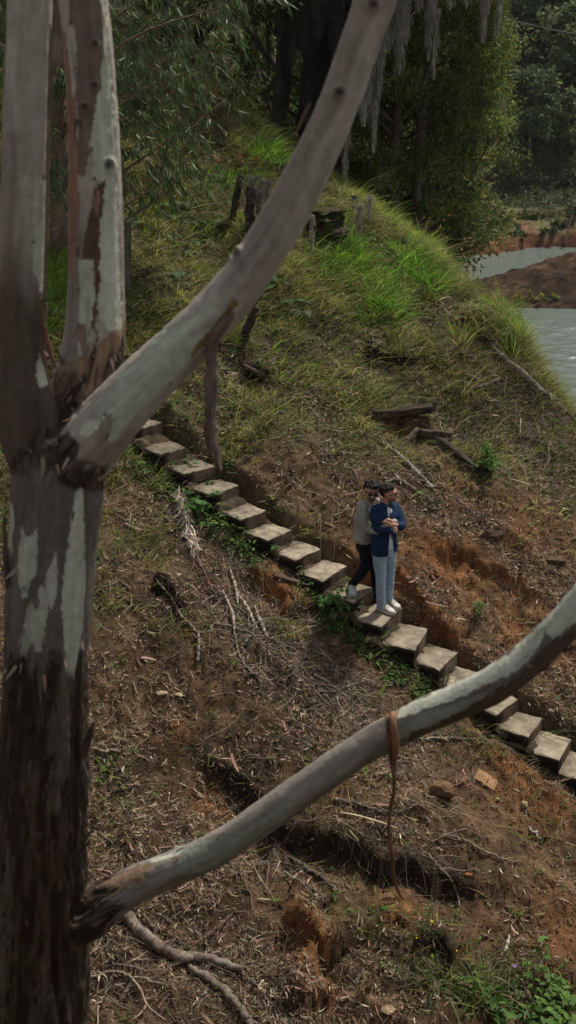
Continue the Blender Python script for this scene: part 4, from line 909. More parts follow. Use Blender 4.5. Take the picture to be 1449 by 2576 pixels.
def shoe(root, heel, toe, z0, col, sole=(.55, .52, .47), h=.085, w=.052, tilt=0.0):
    """lofted trainer: sole, upper, laces; heel and toe on the tread at height z0"""
    heel = A([heel[0], heel[1], z0]); toe = A([toe[0], toe[1], z0]); d = toe - heel; L = np.linalg.norm(d); f = d / L; sd = A([f[1], -f[0], 0]); up = A([0, 0, 1.])
    ks = [-.02, .02, .10, .22, .38, .52, .66, .80, .91, .975, 1.0]; ww = [.55, .74, .84, .86, .84, .90, 1.0, 1.0, .84, .55, .3]; hh = [.5, .85, 1.02, 1.10, 1.08, .92, .72, .58, .50, .40, .3]
    def ring(k, wv, lo, hi, n=16):
        a = np.linspace(0, 2 * np.pi, n, endpoint=False); x = np.sign(np.cos(a)) * np.abs(np.cos(a)) ** .75; z = np.sign(np.sin(a)) * np.abs(np.sin(a)) ** .75
        return heel + f * (k * L) + sd * (x * wv)[:, None] + up * ((lo + hi) / 2 + z * (hi - lo) / 2)[:, None]
    def lo_(wf, lo, hf):
        R = [ring(k, w * a * wf, lo, hf(k_)) for k, a, k_ in zip(ks, ww, range(len(ks)))]; n = 16; V = np.vstack(R + [R[0].mean(0)[None], R[-1].mean(0)[None]]); m = len(R)
        i = np.arange(m - 1)[:, None] * n; j = np.arange(n)[None]; k = (j + 1) % n; F4 = np.stack([i + j, i + k, i + n + k, i + n + j], -1).reshape(-1, 4); j = np.arange(n); k = (j + 1) % n
        return V, F4, np.vstack([np.stack([k, j, np.full(n, m * n)], -1), np.stack([(m - 1) * n + j, (m - 1) * n + k, np.full(n, m * n + 1)], -1)])
    V, F4, F3 = lo_(.95, .018, lambda k: .018 + h * hh[k])
    x = (V - heel) @ f / L; zz = V[:, 2] - z0; C = np.broadcast_to(A(col, float), V.shape).copy()
    C[(zz < .045) & (x > .1)] = A(col) * .8; band = (np.abs(np.sin(x * 16 + zz * 40)) < .3) & (zz < .08) & (x > .2) & (x < .75); C[band] = A(col) * .55
    o = hang(Geo().add(V, F4, F3, C).build('shoe', M['shoe']), root)
    V, F4, F3 = lo_(1.06, .0, lambda k: .032)
    s2 = Geo().add(V, F4, F3, A(sole)).build('sole', M['shoe']); s2.data.transform(Matrix.Translation(-root.location)); s2.parent = o
    g = Geo()
    for k in (.42, .50, .58, .66):
        c = heel + f * (k * L) + up * (.020 + h * np.interp(k, ks, hh)); g.add(*tube(A([c - sd * .024, c - sd * .012 + up * .004, c + sd * .012 + up * .004, c + sd * .024]), .0032, 6), C=(.6, .58, .53))
    s3 = g.build('laces', M['shoe']); s3.data.transform(Matrix.Translation(-root.location)); s3.parent = o
    return o
FWD = nrm(A([.70, -.71, 0])); LFT = A([.71, .70, 0]); UP = A([0, 0, 1.])
Z10, Z9 = STEP_Z[9], STEP_Z[8]

# ======== man in the dark blue shirt ========
pb_ = thing('person', 'man in open dark blue shirt and light blue jeans, standing with folded arms', 'person', (J(800, 2240)[0], J(800, 2240)[1], Z10))
hip_r, hip_l = J(730, 1290, -.05), J(865, 1280, .07)
kn_r, kn_l = J(742, 1730, -.06), J(880, 1740, .08)
an_r, an_l = J(738, 2130, -.05), J(857, 2100, .09)
sh_r, sh_l = J(668, 660, -.10), J(965, 625, .14)
el_r, wr_r, hd_r = J(690, 925, -.20), J(900, 970, -.27), J(965, 975, -.245)
el_l, wr_l, hd_l = J(1070, 880, -.02), J(985, 885, -.21), J(890, 880, -.26)
neck, chest, belly, pelv = J(815, 545, .02), J(815, 720, .01), J(800, 1010, .01), J(795, 1255, .01)
hc = J(862, 372, .0)
# shoes first: they fix the feet on the tread
def on_tread(x, y, z): return at_z(842.7 + x * .15625, 1182.3 + y * .15625, z)
h1, t1 = on_tread(690, 2235, Z10), on_tread(955, 2345, Z10); h2, t2 = on_tread(820, 2165, Z10), on_tread(1040, 2265, Z10)
shoe(pb_, h1, t1, Z10 + .004, (.50, .48, .43)); shoe(pb_, h2, t2, Z10 + .004, (.52, .49, .44))
an_r = A([h1[0], h1[1], Z10]) * .78 + A([t1[0], t1[1], Z10]) * .22 + UP * .10; an_l = A([h2[0], h2[1], Z10]) * .78 + A([t2[0], t2[1], Z10]) * .22 + UP * .10
b = Body()
hd_dir = nrm(A([.985, -.16, -.06])); at, ax = head(b, hc, hd_dir, (.06, -.05, 1), 1.0)
b.chain([J(812, 600, .02), J(822, 520, .015), J(845, 440, .01)], [.062, .054, .052])
b.loft([(pelv - UP * .06, LFT * .13, FWD * .09), (pelv, LFT * .155, FWD * .105), (belly, LFT * .135, FWD * .09), (chest, LFT * .150, FWD * .088), (J(812, 600, .02), LFT * .11, FWD * .06), (neck, LFT * .06, FWD * .052)])
b.chain([sh_r, el_r, wr_r], [.044, .036, .025]); b.chain([sh_l, el_l, wr_l], [.044, .036, .025])
b.chain([hip_r, kn_r, an_r], [.085, .052, .036]); b.chain([hip_l, kn_l, an_l], [.085, .052, .036])
b.cap(an_r, an_r + nrm(t1 - h1) * .07 - UP * .06, .033, .020); b.cap(an_l, an_l + nrm(t2 - h2) * .07 - UP * .06, .033, .020)
# left hand lies over the other forearm, fingers spread to the left
pl = J(905, 880, -.265); pe = J(870, 865, -.28)
b.chain([wr_l, J(945, 885, -.245), pl, pe], [.025, .027, .034, .030], (UP * .2 + FWD, .62))
for i, (kx, ky, tx, ty, L_) in enumerate([(862, 832, 765, 842, 1), (858, 856, 790, 872, 1), (856, 880, 762, 892, 1), (862, 902, 800, 918, 1)]):
    a0, m0, e0 = J(kx + 22, ky + 8, -.272), J((kx + tx) / 2, (ky + ty) / 2 - 6, -.292), J(tx, ty, -.272); finger(b, [a0, m0, e0], .0092)
finger(b, [J(930, 850, -.25), J(895, 812, -.268), J(850, 800, -.270)], .0105)
# right hand tucked under the left forearm
b.chain([wr_r, J(935, 972, -.262), J(968, 978, -.25)], [.026, .032, .031], (UP * .2 + FWD, .65))
for i, (kx, ky, tx, ty) in enumerate([(965, 945, 1000, 935), (975, 965, 1006, 958), (975, 985, 1000, 982), (965, 1005, 988, 1008)]):
    finger(b, [J(kx - 12, ky, -.255), J((kx + tx) / 2, (ky + ty) / 2 - 3, -.25), J(tx, ty, -.215)], .0092)
finger(b, [J(925, 945, -.262), J(950, 928, -.262), J(975, 925, -.24)], .0105)
def hc_col(V, n, at=at, ax=ax, c=hc, beard=.75, bz=(-.045, -.095)):
    r = V - c; x, y, z = r @ ax[0], r @ ax[1], r @ ax[2]; C = np.broadcast_to(SKIN, V.shape).copy(); ish = np.abs(z) < .16
    C = C * (1 + .06 * fbm(V[:, 0] * 40, V[:, 1] * 40, V[:, 2] * 40, 2, 350)[:, None])
    k = ish * sst(-.038, -.054, z + .12 * np.abs(x)) * sst(.00, .03, y) * (1 - np.exp(-((z + .061) / .0065) ** 2) * (np.abs(x) < .024) * (y > .07)) * sst(.17, .13, np.abs(z) + 0 * x)
    k = k * (z > -.125); C = C * (1 - beard * k[:, None]) + A([.035, .022, .016]) * beard * k[:, None]
    lip = ish * np.exp(-((z + .061) / .007) ** 2) * (np.abs(x) < .024) * (y > .08); C = C * (1 - .6 * lip[:, None]) + A([.30, .11, .09]) * .6 * lip[:, None]
    br = ish * np.exp(-((z - .033) / .006) ** 2) * (np.abs(x) > .012) * (np.abs(x) < .05) * (y > .06); C = C * (1 - .85 * br[:, None]) + A([.02, .013, .01]) * .85 * br[:, None]
    return C
b.done('body', 'skin', pb_, hc_col, .0045, 3)
hairdo(pb_, at, ax, 1.0, lambda x, y, z: (z > .030 - .0 * y) & (y < .085) | (z > -.045) & (y < .022) & ((np.abs(x) < .082) | (z > .0)) & ~((y > -.005) & (z < .005)) | ((y < -.03) & (z > -.09)), (.022, .013, .010), 1, curl=.006)
g = Geo()      # spectacles
for s_ in (-1, 1):
    a_ = np.linspace(0, 2 * np.pi, 19); c_ = at(s_ * .034, .104 - .004, .006); g.add(*tube(c_ + np.cos(a_)[:, None] * ax[0] * .023 + np.sin(a_)[:, None] * ax[2] * .019, .0022, 6, cap=False)[:2], C=(.05, .03, .02))
    g.add(*tube(A([at(s_ * .056, .100, .010), at(s_ * .074, .06, .010), at(s_ * .080, .0, .008)]), .0026, 6), C=(.04, .022, .015))
g.add(*tube(A([at(-.011, .104, .010), at(.011, .104, .010)]), .002, 6), C=(.04, .03, .02)); sp = hang(g.build('spectacles', M['gloss']), pb_)
g = Geo()
for s_ in (-1, 1):
    a_ = np.linspace(0, 2 * np.pi, 20, endpoint=False); c_ = at(s_ * .034, .0995, .006); V = np.vstack([c_ + np.cos(a_)[:, None] * ax[0] * .022 + np.sin(a_)[:, None] * ax[2] * .018, (c_ + ax[1] * .002)[None]]); j = np.arange(20)
    o = Geo().add(V, None, np.stack([j, (j + 1) % 20, np.full(20, 20)], -1), (.05, .035, .028)).build('lens', M['gloss']); o.data.transform(Matrix.Translation(-pb_.location)); o.parent = sp
# jeans
b = Body()
b.loft([(pelv + UP * .10, LFT * .150, FWD * .108), (pelv, LFT * .172, FWD * .122), (pelv - UP * .08, LFT * .172, FWD * .12)])
b.chain([hip_r + UP * .01, J(728, 1500, -.06), kn_r, J(738, 1950, -.055), an_r - UP * .035], [.100, .086, .069, .060, .058]); b.chain([hip_l + UP * .01, J(880, 1500, .07), kn_l, J(872, 1950, .085), an_l - UP * .035], [.096, .080, .064, .055, .053])
def jc(V, n):
    C = np.broadcast_to(A([.30, .40, .52]), V.shape) * (1 + .12 * fbm(V[:, 0] * 22, V[:, 1] * 22, V[:, 2] * 8, 3, 360)[:, None]); lat = np.abs((V - pelv) @ LFT)
    uu, vv, _ = proj(V); falloff = np.exp(-((uu - 968) / 7) ** 2) * sst(1380, 1450, vv) * .35 + np.exp(-((uu - 990) / 6) ** 2) * .3; C = C * (1 + falloff[:, None]); fold = np.exp(-((fbm(V[:, 0] * 7, V[:, 1] * 7, V[:, 2] * 16, 2, 361)) / .08) ** 2) * .22  # lit right edges of the legs and fold shade put into the colour
    return C * (1 - fold[:, None])
b.done('jeans', 'cloth', pb_, jc, .007, 4, wrinkle(.0048, 9, 15, 3))
# white tee
b = Body(); b.loft([(J(868, 1262, -.062), LFT * .08, FWD * .035), (J(858, 1130, -.055), LFT * .085, FWD * .045), (belly + FWD * .045, LFT * .085, FWD * .052), (chest + FWD * .048, LFT * .095, FWD * .050), (J(830, 610, -.02), LFT * .07, FWD * .05), (J(822, 575, .005), LFT * .06, FWD * .055)])
b.done('t_shirt', 'cloth', pb_, (.66, .66, .72), .006, 3, wrinkle(.005, 12, 12, 5))
# open shirt: two fronts and a back, sleeves
b = Body()
hem = J(800, 1310, .0)
b.loft([(hem - UP * .005, LFT * .196, FWD * .128), (J(795, 1180, .0), LFT * .188, FWD * .124), (belly, LFT * .168, FWD * .118), (J(805, 860, .01), LFT * .178, FWD * .122), (chest, LFT * .190, FWD * .122), (J(812, 620, .02), LFT * .165, FWD * .095), (J(816, 560, .02), LFT * .098, FWD * .080), (J(819, 522, .02), LFT * .072, FWD * .070)])
b.chain([sh_r + UP * .005, J(660, 790, -.16), el_r, J(800, 965, -.25), J(893, 972, -.268)], [.078, .068, .062, .053, .046]); b.chain([sh_l + UP * .0, J(1030, 740, .08), el_l, J(1040, 905, -.10), J(1012, 893, -.165)], [.075, .064, .060, .054, .050])
b.cap(sh_r - LFT * .00 + UP * .02, J(790, 585, .0), .062, .055); b.cap(sh_l + UP * .02, J(850, 580, .04), .060, .052)
def shirt_trim(V):
    r = V - J(855, 900, -.1); x = r @ LFT; y = (V - belly) @ FWD; z = V[:, 2]; zt = J(0, 620)[2]; zb = hem[2]
    gap = .018 + .055 * sst(belly[2] - .02, zb, z) + .012 * sst(belly[2], zt, z)
    uu, vv, _ = proj(V); cy = (vv - 1182.3) / .15625; cx = (uu - 842.7) / .15625
    lo = np.interp(cy, [540, 600, 800, 1000, 1250, 1340], [838, 842, 862, 885, 868, 862]); hi = np.interp(cy, [540, 600, 700, 800, 1000, 1250, 1340], [872, 876, 886, 888, 912, 945, 955])
    torso = (np.linalg.norm((V - wr_l), axis=1) > .13) & (np.linalg.norm((V - J(850, 965, -.26)), axis=1) > .10) & (np.linalg.norm(V - J(800, 965, -.25), axis=1) > .075)
    open_ = (cx > lo) & (cx < hi) & (y > .02) & torso
    bottom = z < zb + .012 * np.sin(x * 22)
    cuff = np.linalg.norm(V - J(918, 972, -.268), axis=1) < .030
    return ~(open_ | bottom | cuff)
def shc(V, n):
    C = np.broadcast_to(A([.013, .030, .072]), V.shape) * (1 + .22 * fbm(V[:, 0] * 16, V[:, 1] * 16, V[:, 2] * 16, 3, 365)[:, None]); return C
b.done('shirt', 'cloth', pb_, shc, .006, 3, wrinkle(.0052, 11, 13, 7), trim=shirt_trim)
for s_, (a0, a1, a2) in ((1, (J(765, 560, -.05), J(800, 590, -.10), J(835, 615, -.13))), (-1, (J(880, 540, .02), J(905, 560, -.02), J(885, 590, -.09)))):
    V, F4, F3 = tube(A([J(800, 520, .07) if s_ > 0 else J(845, 520, .08), a0, a1, a2]), [.012, .022, .026, .008], 10); c = V.mean(0); dd_ = V - c; V = c + dd_ - (dd_ @ FWD)[:, None] * FWD * .45
    hang(Geo().add(V, F4, F3, A([.017, .038, .085])).build('collar', M['cloth']), pb_)
for cpos, cdir in ((J(1022, 893, -.155), nrm(J(985, 885, -.21) - J(1060, 895, -.08))), (J(898, 972, -.268), nrm(J(940, 972, -.27) - J(840, 968, -.255)))):
    V, F4, F3 = tube(A([cpos - cdir * .035, cpos - cdir * .02, cpos + cdir * .012, cpos + cdir * .02]), [.050, .053, .050, .044], 18); hang(Geo().add(V, F4, F3, A([.018, .040, .09])).build('cuff', M['cloth']), pb_)

# ======== man behind in the grey shirt ========
GO = .23
pg = thing('person', 'bearded man in grey-green overshirt and sunglasses hugging the other from behind', 'person', (J(420, 2000)[0], J(420, 2000)[1], Z9))
ghc = J(588, 338, .09)
g_hip_r, g_hip_l = J(495, 1200, .14), J(590, 1200, .28)
g_kn_r = J(505, 1490, .08); g_kn_l = J(640, 1620, .30)
hA, tA = on_tread(262, 1905, Z9), on_tread(300, 2062, Z9)
hB, tB = on_tread(650, 2090, Z10), on_tread(770, 2150, Z10)
shoe(pg, hA + (hA - tA) * .0, tA, Z9 + .004, (.42, .46, .48), (.50, .50, .48), w=.050)
shoe(pg, hB, tB, Z10 + .004, (.05, .05, .06), (.10, .10, .10), w=.045)
g_an_r = A([hA[0], hA[1], Z9]) * .8 + A([tA[0], tA[1], Z9]) * .2 + UP * .10; g_an_l = A([hB[0], hB[1], Z10]) * .75 + A([tB[0], tB[1], Z10]) * .25 + UP * .10
g_pel, g_bel, g_che, g_nek = J(530, 1150, .20), J(515, 930, .20), J(540, 680, .20), J(590, 530, .17)
gs_r, gs_l = J(442, 600, .09), J(655, 600, .31)
ge_r, gw_r, gh_r = J(545, 925, .02), J(700, 985, -.10), J(780, 960, -.22)
ge_l, gw_l = J(900, 870, .20), J(960, 850, -.12)
b = Body(); gat, gax = head(b, ghc, nrm(A([.10, -.98, -.14])), (.10, .0, 1), 1.02)
b.chain([J(555, 590, .19), J(578, 520, .17), J(588, 435, .12)], [.064, .056, .054])
b.loft([(g_pel - UP * .06, LFT * .13, FWD * .09), (g_pel, LFT * .15, FWD * .10), (g_bel, LFT * .135, FWD * .09), (g_che, LFT * .165, FWD * .105), (J(545, 600, .2), LFT * .12, FWD * .07), (g_nek, LFT * .06, FWD * .055)])
b.chain([gs_r, ge_r, gw_r], [.048, .038, .026]); b.chain([gs_l, ge_l, gw_l], [.048, .038, .026])
b.chain([g_hip_r, g_kn_r, g_an_r], [.085, .052, .036]); b.chain([g_hip_l, g_kn_l, g_an_l], [.085, .052, .036])
b.cap(g_an_r, g_an_r + nrm(tA - hA) * .12 - UP * .05, .034, .025); b.cap(g_an_l, g_an_l + nrm(tB - hB) * .10 - UP * .05, .034, .025)
# his left hand reaches round and clasps: knuckles above the other's hand
b.chain([gw_l, J(905, 835, -.20), J(872, 822, -.245)], [.026, .031, .029], (FWD, .62))
for kx, ky, tx, ty in [(868, 800, 812, 800), (862, 812, 792, 818), (862, 826, 775, 832), (866, 838, 800, 848)]:
    finger(b, [J(kx + 20, ky + 6, -.24), J((kx + tx) / 2, (ky + ty) / 2 - 7, -.268), J(tx, ty, -.262)], .009)
finger(b, [J(905, 815, -.22), J(880, 792, -.245), J(850, 786, -.25)], .0105)
b.chain([gw_r, J(760, 985, -.19), J(800, 985, -.215)], [.026, .030, .029], (FWD, .62))
for i in range(4): finger(b, [J(800, 968 + 14 * i, -.215), J(838, 966 + 14 * i, -.222), J(868, 972 + 13 * i, -.215)], .009)
finger(b, [J(775, 960, -.20), J(805, 950, -.215), J(830, 952, -.218)], .0105)
b.done('body', 'skin', pg, lambda V, n: hc_col(V, n, gat, gax, ghc, .9), .0045, 3)
hairdo(pg, gat, gax, 1.04, lambda x, y, z: (z > .034 + .010 * np.sin(x * 60)) | ((z > -.035) & (y < .005)) | ((y < -.03) & (z > -.085)), (.020, .015, .012), 4, curl=.016)
g = Geo()      # sunglasses
for s_ in (-1, 1):
    a_ = np.linspace(0, 2 * np.pi, 22, endpoint=False); c_ = gat(s_ * .033, .103, .004); ring = c_ + np.cos(a_)[:, None] * gax[0] * .028 + np.sin(a_)[:, None] * gax[2] * .024
    V = np.vstack([ring, ring + gax[1] * .004, (c_ + gax[1] * .009)[None]]); j = np.arange(22); k = (j + 1) % 22
    g.add(V, np.stack([j, k, 22 + k, 22 + j], -1), np.stack([22 + j, 22 + k, np.full(22, 44)], -1), (.006, .006, .007))
    g.add(*tube(A([gat(s_ * .058, .098, .012), gat(s_ * .080, .05, .012), gat(s_ * .084, -.01, .008)]), .003, 6), C=(.008, .007, .007))
g.add(*tube(A([gat(-.012, .112, .012), gat(.012, .112, .012)]), .003, 6), C=(.01, .008, .008)); hang(g.build('sunglasses', M['gloss']), pg)
b = Body()
b.loft([(g_pel + UP * .08, LFT * .145, FWD * .105), (g_pel, LFT * .165, FWD * .118), (g_pel - UP * .09, LFT * .160, FWD * .115)])
b.chain([g_hip_r, J(500, 1350, .10), g_kn_r, J(405, 1690, .06), g_an_r - UP * .02], [.100, .088, .074, .062, .050]); b.chain([g_hip_l, J(610, 1400, .3), g_kn_l, J(650, 1850, .27), g_an_l - UP * .02], [.098, .080, .062, .052, .048])
b.done('jeans', 'cloth', pg, (.010, .011, .018), .007, 3, wrinkle(.004, 9, 15, 9))
b = Body()
b.loft([(J(502, 1125, .2), LFT * .170, FWD * .130), (J(497, 1060, .2), LFT * .182, FWD * .135), (J(505, 930, .2), LFT * .170, FWD * .122), (J(512, 800, .2), LFT * .178, FWD * .124), (g_che, LFT * .185, FWD * .122), (J(560, 600, .19), LFT * .150, FWD * .095), (J(580, 550, .18), LFT * .085, FWD * .075)])
b.chain([gs_r, J(470, 780, .05), ge_r, J(620, 975, -.02), J(690, 985, -.09)], [.076, .066, .060, .052, .046]); b.chain([gs_l, J(800, 740, .30), ge_l, J(950, 860, -.05), J(955, 845, -.12)], [.072, .062, .055, .048, .046])
b.cap(gs_r + UP * .02, J(570, 575, .15), .060, .055)
def g_trim(V):
    uu, vv, _ = proj(V); cy = (vv - 1182.3) / .15625; cx = (uu - 842.7) / .15625; y = (V - g_che) @ FWD
    return ~((cx > 600) & (cx < 690) & (cy > 480) & (cy < 760) & (y > .0))
b.done('overshirt', 'cloth', pg, lambda V, n: np.broadcast_to(A([.31, .305, .265]), V.shape) * (1 + .15 * fbm(V[:, 0] * 14, V[:, 1] * 14, V[:, 2] * 14, 3, 367)[:, None]), .006, 3, wrinkle(.0062, 10, 12, 11), trim=g_trim)
b = Body(); b.loft([(g_bel + FWD * .02, LFT * .12, FWD * .085), (g_che + FWD * .015, LFT * .15, FWD * .10), (J(590, 590, .15), LFT * .11, FWD * .08), (J(592, 545, .15), LFT * .066, FWD * .062)])
b.done('t_shirt', 'cloth', pg, (.60, .60, .66), .006, 3, wrinkle(.005, 12, 12, 13))
for pts in ([J(560, 500, .22), J(545, 545, .12), J(590, 590, .04)], [J(640, 470, .24), J(690, 480, .18), J(700, 520, .12)]):
    V, F4, F3 = tube(A(pts), [.018, .028, .012], 10); hang(Geo().add(V, F4, F3, A([.30, .295, .255])).build('collar', M['cloth']), pg)
# ---------------------------------------------------------------- fallen timber, posts, branches, rocks
def wpt(u, v, dy=0.0, dz=0.0):
    p = onground(A([u], float), A([v], float))[0]; return p + A([0, dy, dz])
def beam(name, a, b, w_, h_, col, label, cat, seed=0, endcol=None, group=None, origin=None):
    """squared, weathered timber between world points a and b: edges worn, ends split"""
    a, b = A(a, float), A(b, float); t = nrm(b - a); L = np.linalg.norm(b - a); s = nrm(np.cross(t, UP)); n_ = np.cross(s, t)
    m = max(12, int(L / .04)); ks = np.linspace(0, 1, m); nn_ = 28; an = np.linspace(0, 2 * np.pi, nn_, endpoint=False) + np.pi / nn_
    x = np.clip(1.35 * np.cos(an), -1, 1); z = np.clip(1.35 * np.sin(an), -1, 1)
    c = a + t * (ks * L)[:, None] + n_ * (.006 * fbm(ks * 4 + seed, 0, 0, 2, 400))[:, None]
    V = c[:, None] + (s * (x * w_ / 2)[:, None] + n_ * (z * h_ / 2)[:, None])[None]
    gr = fbm(np.repeat(an[None] * 3.2, m, 0) + seed, ks[:, None] * L * 2.2 + 0 * an[None], 0, 4, 410)
    V += (V - c[:, None]) * (.06 * gr)[..., None]
    endj = (vn(an * 5, seed, 0, 420) * .035)[None, :, None] * t; V[0] += endj[0]; V[-1] += endj[0]
    i = np.arange(m - 1)[:, None] * nn_; j = np.arange(nn_)[None]; k = (j + 1) % nn_
    F4 = np.stack([i + j, i + k, i + nn_ + k, i + nn_ + j], -1).reshape(-1, 4); VV = np.vstack([V.reshape(-1, 3), V[0].mean(0)[None] + t * .02, V[-1].mean(0)[None] - t * .02])
    j = np.arange(nn_); k = (j + 1) % nn_; F3 = np.vstack([np.stack([k, j, np.full(nn_, m * nn_)], -1), np.stack([(m - 1) * nn_ + j, (m - 1) * nn_ + k, np.full(nn_, m * nn_ + 1)], -1)])
    ang = np.concatenate([np.tile(an, m), [0, 0]]); kk = np.concatenate([np.repeat(ks, nn_), [0, 1]])
    st_ = fbm(ang * 6 + seed, kk * L * 3, 0, 4, 430)[:, None]; C = A(col) * (1 + .5 * st_)
    if endcol is not None: q = sst(.15, .6, fbm(kk * 3, ang, 0, 2, 431 + seed))[:, None]; C = C * (1 - q) + A(endcol) * (1 + .4 * st_) * q
    o = Geo().add(VV, F4, F3, np.clip(C, .006, .6)).build(name, M['wood'])
    reorigin(o, a if origin is None else origin); return tag(o, label, cat, group)
def pole(name, pts, radii, col, label, cat, sides=14, amt=.16, seed=0, group=None, parent=None, mat='wood', lich=None, n=60, org=None):
    S = spline(np.column_stack([A(pts), A(radii)]), n)
    V, F4, F3 = tube(S[:, :3], S[:, 3], sides, rough=lambda p, a, t: amt * fbm(p[..., 0] * 11 + seed, p[..., 1] * 11, p[..., 2] * 9, 3, 440) + amt * .5 * fbm(a * 2, t * 12, seed, 2, 441))
    C = A(col) * (1 + .45 * fbm(V[:, 0] * 25, V[:, 1] * 25, V[:, 2] * 18, 3, 442)[:, None])
    if lich is not None: q = sst(.1, .5, fbm(V[:, 0] * 9, V[:, 1] * 9, V[:, 2] * 9, 3, 443 + seed))[:, None]; C = C * (1 - q) + A(lich) * q
    o = Geo().add(V, F4, F3, np.clip(C, .006, .6)).build(name, M[mat])
    if parent is not None: return hang(o, parent)
    reorigin(o, A(pts[0]) if org is None else org); return tag(o, label, cat, group)

# beams on the slope above the men
p = wpt(1010, 1052); a_, b_ = wpt(936, 1046), wpt(1086, 1046)
a_ = at_y(936, 1042, p[1] - .08); b_ = at_y(1085, 1028, p[1] + .02)
beam('timber_beam', a_, b_, .17, .11, (.032, .024, .017), 'thick dark timber beam jutting level over the orange hollow above the men', 'timber', 1, (.07, .042, .02))
p = wpt(1095, 1100); beam('timber_beam', at_y(1056, 1086, p[1] - .05), at_y(1136, 1094, p[1] - .02), .12, .085, (.06, .047, .034), 'short weathered beam just below the thick dark beam, pointing right', 'timber', 2)
a_, b_ = wpt(1092, 1112, 0, .06), wpt(1200, 1196, 0, .09)
beam('timber_beam', a_, b_, .10, .08, (.05, .038, .028), 'long narrow rail sliding diagonally down the slope to the green bush', 'timber', 3, (.10, .085, .07))
p = wpt(1035, 1108); pole('crooked_branch', [at_y(1004, 1110, p[1] - .05), at_y(1030, 1104, p[1] - .06), at_y(1046, 1086, p[1] - .02), at_y(1052, 1076, p[1])], [.045, .06, .05, .028], (.16, .12, .075), 'pale crooked branch stub leaning on the short weathered beam', 'branch', seed=3)
# old fence posts
def post(u0, v0, u1, v1, w_, col, label, lich=(.10, .10, .06), seed=0, name='fence_post', amt=.2, taper=.9):
    b0 = wpt(u0, v0); t_ = at_y(u1, v1, b0[1] + .02); _, _, d = proj(b0); r = w_ / 2 / F * d
    return pole(name, [b0 - (t_ - b0) * .15, b0, (b0 + t_) / 2, t_], [r * 1.05, r, r * .95, r * taper], col, label, 'post', 12, amt, seed, 'old fence posts', lich=lich, org=b0)
post(316, 740, 322, 556, 22, (.11, .10, .075), 'tall straight lichen-grey fence post just right of the pale gum stem', seed=1, amt=.10)
post(583, 562, 606, 440, 18, (.05, .042, .032), 'leaning dark fence post with a mossy side, left of the shaggy pair', (.09, .095, .05), 2)
post(626, 585, 632, 470, 26, (.04, .033, .026), 'dark fence post draped in dry grey moss, right of the leaning one', (.13, .12, .10), 3)
post(612, 862, 646, 772, 24, (.035, .028, .022), 'blackened stub of a post leaning right below the thick limb', (.05, .045, .035), 4, amt=.28, taper=.55)
post(890, 520, 893, 492, 18, (.13, .125, .10), 'small pale stump of a post in grass beside the mossy stump', seed=5)
# mossy stump
b0 = wpt(822, 603); st_ = thing('tree_stump', 'dark mossy tree stump with roots in the grass below the ridge', 'stump', b0)
r0 = 42 / F * 19.5; pole('trunk', [b0 - UP * .2, b0, b0 + UP * .25, b0 + UP * .47], [r0 * 1.35, r0 * 1.2, r0, r0 * .95], (.035, .026, .018), None, None, 24, .32, 7, parent=st_, mat='rough_bark', lich=(.06, .075, .02))
for i, (du, dv) in enumerate([(-55, -30), (-45, 10), (30, 20), (45, -15)]):
    pole('root', [b0 + UP * .22, b0 + A([du / 220, -.12, .14]), b0 + A([du / 150, -.2, -.04 + dv * .0])], [.10, .07, .03], (.06, .042, .028), None, None, 10, .2, 8 + i, parent=st_)
# lichen-covered dead root by the lake side
b0 = wpt(1215, 985); rt = thing('dead_root', 'twisted grey dead root with lichen on the slope towards the lake', 'root', b0)
for pts, r_ in (([(1170, 965), (1195, 975), (1222, 968), (1243, 958), (1258, 953)], .03), ([(1222, 968), (1212, 985), (1218, 1005)], .045), ([(1253, 955), (1250, 975), (1246, 1000)], .018), ([(1170, 940), (1195, 950), (1212, 962)], .02)):
    P_ = A([at_y(a, b, b0[1] - .03) for a, b in pts]); pole('root_arm', P_, np.linspace(r_, r_ * .6, len(P_)), (.19, .165, .13), None, None, 10, .25, int(pts[0][0]), parent=rt, lich=(.27, .26, .21))
# big fallen branches at the bottom left
def ground_curve(uv, lift, rad):
    uv = A(uv, float); S = spline(uv, 40); P_ = onground(S[:, 0], S[:, 1]); P_[:, 2] += lift + np.interp(np.linspace(0, 1, 40), np.linspace(0, 1, len(rad)), rad); return P_
def fallen(uv, rad, col, label, cat='branch', lift=.01, name='fallen_branch', twigs=(), group=None, lich=None, amt=.16):
    P_ = ground_curve(uv, lift, rad); P_[:, 2] = np.convolve(np.pad(P_[:, 2], 4, 'edge'), np.ones(9) / 9, 'valid') + .012
    R_ = np.interp(np.linspace(0, 1, 40), np.linspace(0, 1, len(rad)), rad) * 1.3
    if not twigs: return pole(name, P_, R_, col, label, cat, 12, amt, int(uv[0][0]), group, lich=lich, n=90)
    root = thing(name, label, cat, P_[0], group); pole('stem', P_, R_, col, None, None, 12, amt, int(uv[0][0]), parent=root, lich=lich, n=90)
    for tw, rr in twigs: Q = ground_curve(tw, lift + .02, [rr, rr * .6]); pole('side_twig', Q, np.linspace(rr, rr * .5, 40), A(col) * 1.1, None, None, 8, amt, int(tw[0][0]), parent=root)
    return root
fallen([(300, 2300), (345, 2350), (400, 2395), (455, 2425), (500, 2418), (560, 2435), (610, 2452)], [.045, .048, .045, .042, .032, .03, .022], (.15, .115, .09), 'thick fallen branch with flaking bark curving right from the trunk base', twigs=[([(360, 2310), (380, 2340), (402, 2385)], .022), ([(608, 2458), (630, 2475), (654, 2500)], .014)], lich=(.22, .19, .155))
